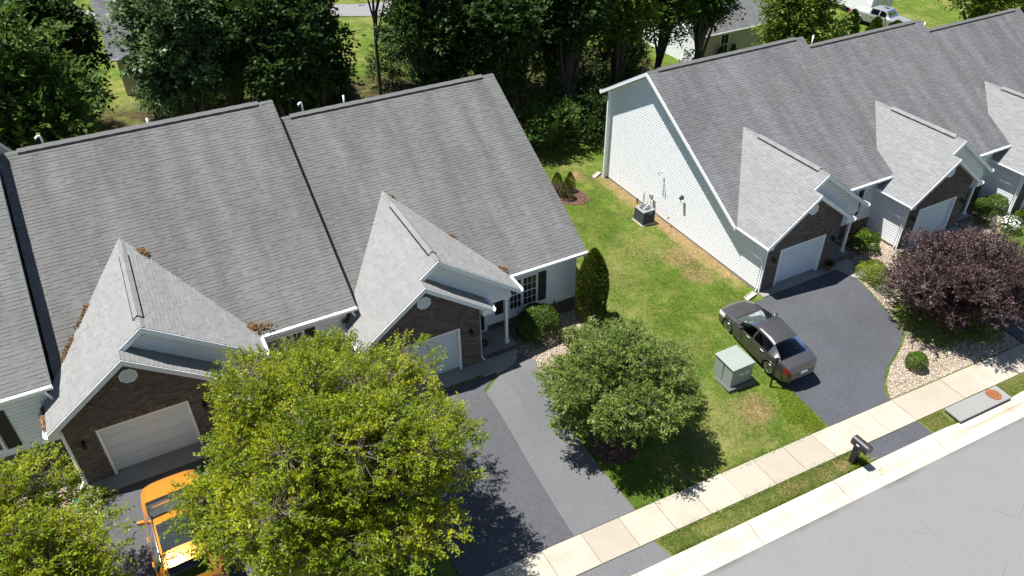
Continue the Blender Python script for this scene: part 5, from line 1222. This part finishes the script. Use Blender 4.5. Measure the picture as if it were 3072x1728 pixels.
# yard lamp post
lx, ly = 20.0, 15.55; z = gz(lx, ly); lp = thing('lamp_post', (lx, ly, z), 'slim dark post standing on the lawn beside the sedan', 'post')
MB().tube([(lx, ly, z-.05), (lx+.02, ly+.02, z+1.38)], .04, 10).build('pole', M['black_metal'], lp, True)
MB().lathe([(.03, 0), (.075, .03), (.06, .05), (.085, .16), (.02, .23)], (lx+.02, ly+.02, z+1.36), 8).build('lantern', M['black_metal'], lp)
MB().tube([(lx-.12, ly, z+1.14), (lx+.14, ly, z+1.14)], .014, 6).build('crossbar', M['black_metal'], lp)
# pad mounted transformer
tx0, tx1, ty0, ty1 = 18.25, 19.35, 16.05, 17.15; z = gz(18.8, 16.6)
M['xf'] = plain('pale_green_enamel', (.235, .27, .245), .45, var=.12, scale=3)
xf = thing('transformer_box', (18.8, 16.6, z), 'pale green utility transformer box on the lawn beside the sedan', 'utility box')
MB().box(tx0-.16, tx1+.12, ty0-.14, ty1+.14, z-.2, z+.09).build('base_pad', plain('pad_grey', (.09, .095, .09), .8), xf, bevel=.02)
mb = MB(); h = 1.05
mb.v = [(tx0, ty0, z+.09), (tx1, ty0, z+.09), (tx1, ty1, z+.09), (tx0, ty1, z+.09), (tx0+.02, ty0+.02, z+h-.06), (tx1-.02, ty0+.02, z+h-.06), (tx1-.02, ty1-.02, z+h), (tx0+.02, ty1-.02, z+h)]
mb.f = [(0,3,2,1),(0,1,5,4),(1,2,6,5),(2,3,7,6),(3,0,4,7),(4,5,6,7)]; mb.build('cabinet', M['xf'], xf, bevel=.02)
mb = MB(); mb.v = [(tx0-.02, ty0-.02, z+h-.075), (tx1+.02, ty0-.02, z+h-.075), (tx1+.02, ty1+.02, z+h-.01), (tx0-.02, ty1+.02, z+h-.01)]; mb.v += [(a, b, c+.045) for a, b, c in mb.v]
mb.f = [(0,3,2,1),(4,5,6,7),(0,1,5,4),(1,2,6,5),(2,3,7,6),(3,0,4,7)]; mb.build('lid', M['xf'], xf, bevel=.015)
MB().box(tx0-.004, tx0+.01, (ty0+ty1)/2-.008, (ty0+ty1)/2+.008, z+.1, z+h-.1).build('panel_seam', M['dark_gap'], xf)
for (a, b, c, d) in ((18.72, 18.86, .52, .66), (18.62, 18.80, .62, .70), (18.9, 19.12, .54, .62), (18.95, 19.1, .64, .72), (19.16, 19.26, .84, .9), (18.5, 18.56, .16, .2)):
    MB().box(a, b, ty0-.004, ty0+.03, z+c, z+d).build('sticker', plain('sticker', (.55, .56, .52), .5), xf)
# air conditioner
ax, ay = 22.48, 27.85; z = gz(ax, ay); ac = thing('air_conditioner', (ax, ay, z), 'dark grey outdoor air conditioning unit on a pad by the white gable wall', 'air conditioner')
MB().box(ax-.46, ax+.46, ay-.46, ay+.46, z-.1, z+.07).build('pad', M['concrete'], ac, bevel=.015)
M['acgrey'] = plain('ac_slate', (.075, .085, .095), .5, var=.1); M['acdark'] = plain('ac_coil', (.012, .013, .015), .7)
MB().box(ax-.34, ax+.34, ay-.34, ay+.34, z+.08, z+.80).build('coil', M['acdark'], ac)
for k in range(9):
    zz = z+.13+k*.075; mb = MB()
    for (a, b, c, d) in ((-.375, .375, -.375, -.345), (-.375, .375, .345, .375), (-.375, -.345, -.345, .345), (.345, .375, -.345, .345)): mb.box(ax+a, ax+b, ay+c, ay+d, zz, zz+.034)
    mb.build('louvre', M['acgrey'], ac)
for sx in (-1, 1):
    for sy in (-1, 1): MB().box(ax+sx*.35-.035, ax+sx*.35+.035, ay+sy*.35-.035, ay+sy*.35+.035, z+.07, z+.82).build('corner_post', M['acgrey'], ac)
mb = MB(); sq = [(.4, .4)]; 
n = 32; out = [(ax+max(-.39, min(.39, .56*math.cos(t))), ay+max(-.39, min(.39, .56*math.sin(t)))) for t in np.linspace(0, 2*math.pi, n, endpoint=False)]
inn = [(ax+.29*math.cos(t), ay+.29*math.sin(t)) for t in np.linspace(0, 2*math.pi, n, endpoint=False)]
for i in range(n):
    j = (i+1) % n; mb.quad((*out[i], z+.82), (*out[j], z+.82), (*inn[j], z+.86), (*inn[i], z+.86)); mb.quad((*out[i], z+.78), (*out[j], z+.78), (*out[j], z+.82), (*out[i], z+.82)); mb.quad((*inn[i], z+.86), (*inn[j], z+.86), (*inn[j], z+.78), (*inn[i], z+.78))
mb.build('top_cover', plain('ac_top', (.20, .215, .225), .5), ac)
mb = MB()
for i in range(8):
    t = 2*math.pi*i/8; mb.tube([(ax, ay, z+.865), (ax+.29*math.cos(t), ay+.29*math.sin(t), z+.86)], .006, 4)
for rr in (.08, .15, .22): 
    for i in range(20):
        t, t2 = 2*math.pi*i/20, 2*math.pi*(i+1)/20; mb.tube([(ax+rr*math.cos(t), ay+rr*math.sin(t), z+.866), (ax+rr*math.cos(t2), ay+rr*math.sin(t2), z+.866)], .005, 4, False)
mb.build('fan_guard', M['chrome'], ac); MB().lathe([(.07, .0), (.07, .05), (.03, .06)], (ax, ay, z+.72), 12).build('fan_hub', M['black_metal'], ac)
MB().box(ax-.02, ax+.2, ay-.381, ay-.376, z+.66, z+.71).build('badge', plain('badge', (.5, .42, .36), .4), ac)
# services on the sunlit gable wall
xw = 23.41
el = thing('disconnect_box', (xw, 28.55, .9), 'small grey electrical box with conduit on the white gable wall above the air conditioner', 'electrical box')
MB().box(xw-.11, xw, 28.42, 28.66, .8, 1.12).build('box', plain('box_grey', (.35, .36, .37), .5), el, bevel=.01); MB().tube([(xw-.04, 28.54, .05), (xw-.04, 28.54, .8)], .016, 6).build('conduit', M['chrome'], el)
lt = thing('gas_riser', (xw, 29.15, .1), 'thin grey utility pipes left of the electrical box on the gable wall', 'pipe')
for dy, h in ((0, .95), (.09, .8)): MB().tube([(xw-.05, 29.1+dy, .02), (xw-.05, 29.1+dy, h), (xw, 29.1+dy, h+.02)], .016, 6).build('pipe', plain('pipe_grey', (.25, .26, .27), .4), lt)
lt = thing('meter_stub', (xw-.1, 29.6, 0), 'short dark pipe stub at the foot of the gable wall', 'pipe'); MB().tube([(xw-.12, 29.6, -.05), (xw-.12, 29.6, .32)], .035, 8).build('stub', M['black_metal'], lt)
fl = thing('flood_light', (xw, 27.95, 2.7), 'twin head security light high on the gable wall', 'light')
MB().box(xw-.04, xw, 27.9, 28.0, 2.65, 2.75).build('mount', M['trim'], fl); 
for d in (-.07, .07): MB().tube([(xw-.03, 27.95, 2.7), (xw-.16, 27.95+d, 2.66), (xw-.24, 27.95+d*1.6, 2.6)], [.015, .03, .05], 8).build('lamp_head', plain('lamp_grey', (.3, .3, .3), .4), fl)
dv = thing('dryer_vent', (xw, 26.15, 2.1), 'dark dryer vent hood halfway up the gable wall', 'vent'); MB().box(xw-.02, xw, 26.05, 26.25, 2.0, 2.2).build('flange', M['black_metal'], dv)
mb = MB(); mb.prism([(xw-.02, 26.06, 2.18), (xw-.15, 26.06, 2.08), (xw-.15, 26.06, 2.02), (xw-.02, 26.06, 2.02)], (0, .18, 0)); mb.build('hood', M['black_metal'], dv); MB().tube([(xw-.14, 26.15, 2.03), (xw-.05, 26.15, 1.72)], [.02, .008], 6).build('flap', M['black_metal'], dv)
hb = thing('hose_bib', (xw, 26.95, .45), 'small dark tap low on the gable wall', 'tap'); MB().tube([(xw, 26.95, .46), (xw-.1, 26.95, .46), (xw-.12, 26.95, .38)], .02, 8).build('spout', M['black_metal'], hb); MB().tube([(xw-.06, 26.92, .52), (xw-.06, 26.98, .52)], .028, 8).build('handle', M['black_metal'], hb)
h2 = thing('hose_bib', (13.95, 22.73, 1.2), 'small dark tap low on the front wall left of the columnar evergreen', 'tap'); MB().tube([(13.95, 22.8, 1.28), (13.95, 22.7, 1.28), (13.95, 22.68, 1.2)], .02, 8).build('spout', M['black_metal'], h2); MB().tube([(13.9, 22.74, 1.34), (14.0, 22.74, 1.34)], .022, 8).build('handle', M['black_metal'], h2)
# splash blocks, pot, door mat, garden flag
def splash(name, x, y, ang, mat, label):
    z = gz(x, y)+.03; root = thing(name, (x, y, z), label, 'splash block'); A = Matrix.Translation((x, y, z)) @ Matrix.Rotation(ang, 4, 'Z'); mb = MB().box(-.13, .13, -.4, .3, 0, .03).box(-.13, -.1, -.4, .3, .03, .08).box(.1, .13, -.4, .3, .03, .08).box(-.1, .1, .27, .3, .03, .08)
    mb.v = [tuple(A @ Vector(q)) for q in mb.v]; mb.build('trough', mat, root)
splash('splash_block', 23.02, 20.2, R(-75), M['kerb'], 'white concrete splash block under the downspout by the sedan nose')
splash('splash_block', -4.92, 20.45, R(8), plain('green_plastic', (.05, .23, .15), .5, var=.5, scale=5), 'green plastic splash block at the left garage corner')
splash('splash_block', 23.1, 33.35, R(-60), M['kerb'], 'white splash block at the back corner of the gable wall')
pt = thing('flower_pot', (27.72, 20.0, 0), 'terracotta pot with a small plant at the right garage door', 'flower pot')
MB().lathe([(.09, 0), (.14, .22), (.155, .22), (.155, .27), (.12, .26)], (27.72, 20.0, 0), 14).build('pot', plain('terracotta', (.22, .085, .045), .8), pt)
_rg = np.random.default_rng(9); _q = unit(_rg.normal(size=(160, 3))); _q[:, 2] = abs(_q[:, 2]); _v, _f = leaves_geo(np.array([27.72, 20, .28])+_q*.06, _q+np.array([0, 0, .4]), _rg.normal(size=_q.shape), np.full(160, .22), np.full(160, .05)); np_obj('plant', _v, _f, M['leaf_hedge'], pt)
p2 = thing('planter', (42.35, 19.55, H0(42.3, 19.5)), 'lime foliage plant in a pot by the last garage', 'flower pot')
MB().lathe([(.14, 0), (.2, .3), (.22, .3), (.2, .33)], (42.35, 19.55, H0(42.3, 19.5)), 14).build('pot', M['black_plastic'], p2)
_q = unit(_rg.normal(size=(420, 3))); _q[:, 2] = abs(_q[:, 2]); _v, _f = leaves_geo(np.array([42.35, 19.55, H0(42.3, 19.5)+.34])+_q*.18, _q+np.array([0, 0, .2]), _rg.normal(size=_q.shape), np.full(420, .25), np.full(420, .09)); np_obj('plant', _v, _f, M['leaf_lime'], p2)
mt = thing('door_mat', (9.95, 22.2, 1.0), 'oval tan and black door mat on the middle porch', 'door mat')
MB().lathe([(.38, 0), (.38, .012)], (0, 0, 0), 28).build('mat', plain('coir', (.16, .12, .05), .95), mt, M=Matrix.Translation((10.08, 22.15, .962)) @ Matrix.Diagonal((1, .72, 1, 1)))
MB().lathe([(.27, 0), (.3, .002), (.33, 0)], (0, 0, 0), 28, False).build('border', M['black_plastic'], mt, M=Matrix.Translation((10.08, 22.15, .9755)) @ Matrix.Diagonal((1, .72, 1, 1)))
gx, gy = 39.55, 19.55; z = gz(gx, gy); gf = thing('garden_flag', (gx, gy, z), 'small printed garden flag on a wire stand in the far rock bed', 'flag')
MB().tube([(gx-.2, gy, z-.05), (gx-.2, gy, z+.95), (gx+.28, gy, z+.95)], .012, 6).build('stand', M['black_metal'], gf)
def m_flag():
    t = NT('flag_print'); n = t.noise(6, 3); t.color(t.ramp(n, [(.35, (.55, .6, .68)), (.48, (.7, .72, .75)), (.56, (.55, .25, .12)), (.64, (.12, .2, .35)), (.75, (.7, .68, .64))])).set(.8); return t.m
MB().box(gx-.17, gx+.26, gy-.006, gy+.006, z+.35, z+.94).build('cloth', m_flag(), gf)
# storm inlet with rusty cover
iz = lambda x, y: H0(x, 11.2)
ib = thing('storm_inlet', (27.4, 11.2, iz(27.4, 11)), 'grey concrete storm drain inlet with its slot in the kerb', 'storm drain')
mb = MB(); c = [(25.75, 10.83), (29.02, 10.83), (29.1, 11.62), (25.8, 11.62)]; mb.v = [(x, y, iz(x, y)-.1+.0) for x, y in c]+[(x, y, iz(x, y)+.175) for x, y in c]; mb.v[0:4] = [(x, y, iz(x, y)+.085) for x, y in c]
mb.f = [(0,3,2,1),(4,5,6,7),(0,1,5,4),(1,2,6,5),(2,3,7,6),(3,0,4,7)]; mb.build('top_slab', M['greyconcrete'], ib, bevel=.015)
mb = MB(); c2 = [(25.85, 10.9), (28.95, 10.9), (29.0, 11.6), (25.9, 11.6)]; mb.v = [(x, y, iz(x, y)-.3) for x, y in c2]+[(x, y, iz(x, y)+.084) for x, y in c2]; mb.f = [(0,3,2,1),(4,5,6,7),(0,1,5,4),(1,2,6,5),(2,3,7,6),(3,0,4,7)]; mb.build('throat', M['dark_gap'], ib)
def m_rust():
    t = NT('rusty_iron'); n = t.noise(9, 5); t.color(t.ramp(n, [(.3, (.16, .055, .022)), (.6, (.30, .11, .04)), (.8, (.38, .17, .07))])).set(.85, .3).bump(t.noise(30, 3), .4, .01); return t.m
mh = thing('manhole_cover', (28.45, 11.3, iz(28.45, 11.3)+.2), 'round rusty manhole cover on the storm inlet', 'manhole cover')
A = Matrix.Translation((28.45, 11.28, iz(28.45, 11.3)+.178)) @ Matrix.Rotation(math.atan(.066), 4, 'Y')
MB().lathe([(.32, 0), (.32, .015), (.29, .02), (.285, .012), (.01, .012)], (0, 0, 0), 32).build('lid', m_rust(), mh, M=A)
MB().lathe([(.14, .012), (.15, .02), (.17, .02), (.18, .012)], (0, 0, 0), 32, False).build('raised_ring', m_rust(), mh, M=A)
for d in (-.2, .2): MB().box(d-.03, d+.03, -.012, .012, .011, .016).build('pick_hole', M['dark_gap'], mh, M=A)
# concrete entry walks
def entry_walk(P, z, label_unused=None):
    mb = MB(); mb.prism([(x, y, z-.3) for x, y in P], (0, 0, .3)); o = mb.build('entry_walk', M['slab']); tag(o, kind='structure'); return o
arc = [(9.65+1.72*math.cos(t), 21.62+1.42*math.sin(t)) for t in np.linspace(R(0), R(-98), 14)]
entry_walk([(9.72, 21.62)]+arc+[(9.3, 20.47), (9.72, 20.47)], .957)
entry_walk([(28.02, 21.0), (28.02, 19.86), (28.45, 18.95), (28.95, 18.6), (29.35, 19.4), (29.3, 21.0)], -.06)
entry_walk([(-.09, 21.6), (-.09, 20.47), (.6, 20.1), (1.6, 20.5), (1.75, 21.6)], 1.77)
# litter caught in the roof valleys
def litter(name, pts, label, n=260, spread=.12, seed=0, up=.015):
    rg = np.random.default_rng(seed); pts = np.array(pts, float); i = rg.integers(0, len(pts)-1, n); t = rg.uniform(0, 1, (n, 1))
    p = pts[i]*(1-t)+pts[i+1]*t+rg.normal(size=(n, 3))*spread*np.array([1, 1, .25]); p[:, 2] += abs(rg.normal(size=n))*up
    v, f = leaves_geo(p, rg.normal(size=(n, 3))*np.array([1, 1, .12]), np.array([0, 0, 1.])+rg.normal(size=(n, 3))*.2, rg.uniform(.05, .13, n), rg.uniform(.02, .05, n)); tag(np_obj(name, v, f, M['needle']), kind='stuff')
def roofpt(k, x, y, side):
    """point on garage roof valley region: main roof height at y"""
    u = UNITS[k]; sm = 4.75/(u['yr']-u['ye']); return u['p']+2.70+sm*(y-u['ye'])+.04
def valley(k, side, t):
    u = UNITS[k]; sm = 4.75/(u['yr']-u['ye']); zl = u['p']+2.72; xl = u['x0']-.3
    if side == 'L': x = xl+(u['x0']+3.1-xl)*t; z = zl+SG*(x-xl)
    else: xpU = u['x0']+3.1; x = u['x0']+6.42-(u['x0']+6.42-xpU)*t; z = zl+SG*(xpU-xl)-SG*(x-xpU)
    return (x, u['ye']+(z-u['p']-2.70)/sm, z+.03)
litter('roof_litter', [valley('A', 'L', t) for t in (.42, .5, .56)], '', 300, .05, 1); litter('roof_litter', [valley('A', 'L', t) for t in (.22, .3, .36)], '', 300, .05, 2); litter('roof_litter', [valley('A', 'L', t) for t in (.0, .05, .1)], '', 260, .08, 3)
litter('roof_litter', [valley('A', 'R', t) for t in (.80, .83, .86)], '', 420, .07, 4); litter('roof_litter', [valley('A', 'R', t) for t in (.0, .03, .06)]+[(2.35, 22.65, 4.66)], '', 520, .11, 5)
litter('roof_litter', [valley('B', 'L', t) for t in (.02, .08, .12)], '', 320, .06, 6); litter('roof_litter', [valley('B', 'R', t) for t in (.9, .95)], '', 50, .03, 7); litter('roof_litter', [valley('B', 'R', t) for t in (.42, .46)], '', 100, .05, 8); litter('roof_litter', [valley('B', 'R', t) for t in (.0, .05)], '', 260, .08, 9)
litter('gutter_litter', [(-5.0, 21.2, 4.50), (-5.0, 22.3, 4.50)], '', 360, .025, 10)
# houses beyond the wood
def far_house(label, x0, x1, y0, y1, zg, eave, ridge, wallmat, over=.35, gablewall=None, wins=(), group=None):
    root = thing('house', ((x0+x1)/2, (y0+y1)/2, zg), label, 'house'); ym = (y0+y1)/2
    mb = MB().box(x0, x1, y0, y1, zg-.5, zg+eave); mb.build('wall', wallmat, root)
    if gablewall: MB().box(x0-.03, x0-.001, y0+.05, y1, zg-.5, zg+eave-.29).build('side_wall', gablewall, root)
    for xx, d in ((x0, -.02), (x1, .02)):
        mb = MB(); mb.prism([(xx, y0, zg+eave-.3), (xx, y1, zg+eave-.3), (xx, y1, zg+eave), (xx, ym, zg+ridge-.1), (xx, y0, zg+eave)], (d, 0, 0)); mb.build('gable', gablewall or wallmat, root)
    sm = (ridge-eave)/(ym-y0); n = int((y1-y0)/2/.3); pls = []
    for sgn, ye in ((1, y0-over), (-1, y1+over)):
        ze = zg+eave-sm*over; O = (x0-over, ye, ze) if sgn > 0 else (x1+over, ye, ze); Lg = math.hypot(ym-y0+over, ridge-eave+sm*over)
        pls.append((O, (sgn, 0, 0), (0, sgn*(ym-y0+over), ridge-eave+sm*over), [(0, 0), (x1-x0+2*over, 0), (x1-x0+2*over, Lg), (0, Lg)]))
    mb = MB()
    for p_ in pls: deck(mb, *p_)
    rf = mb.build('roof', M['trim'], root); shingle_roof(pls, rf, M['shingle_r'], random.Random(3), 0)
    for z in np.arange(zg+.1, zg+eave-.3, .16): MB().box(x0-.012, x1+.012, y0-.02, y0-.001, z, z+.15).build('siding_board', wallmat, root)
    mb = MB(); gutter_geo(mb, (x0-over, y0-over, zg+eave-sm*over-.02), (x1+over, y0-over, zg+eave-sm*over-.02), (0, -1, 0)); mb.build('gutter', M['trim'], root)
    for (wx, wz, ww, wh) in wins: window(root, wx, y0-.022, zg+wz, ww, wh, 2, 2)
    return root
beige = plain('beige_siding', (.52, .46, .34), .6, var=.06); tan = plain('tan_siding', (.46, .41, .32), .6, var=.06)
far_house('beige house with grey roof behind the left trees', .35, 12.5, 55.3, 66, 1.35, 3.0, 6.6, beige, wins=((2.2, .9, 1.0, 1.4), (6.8, .9, 1.0, 1.4), (10.0, .9, .9, 1.4)))
far_house('tan sided house with grey roof behind the right end house', 40.7, 53, 46.2, 56, -1.35, 3.0, 6.4, tan, gablewall=M['siding'], wins=((43.0, .8, .75, 1.6), (47.5, .8, .75, 1.6)))
for i, x in enumerate((42.7, 43.95)):
    shrub('entrance_cone', ('left', 'right')[i]+' dark cone shaped evergreen below the window of the tan house', (x, 45.6), (.35, .35, .8), 1600, .12, .05, 'leaf_wood_a', 300+i, 'cone', 'evergreen', 'cone evergreens at the tan house', cone=.5)
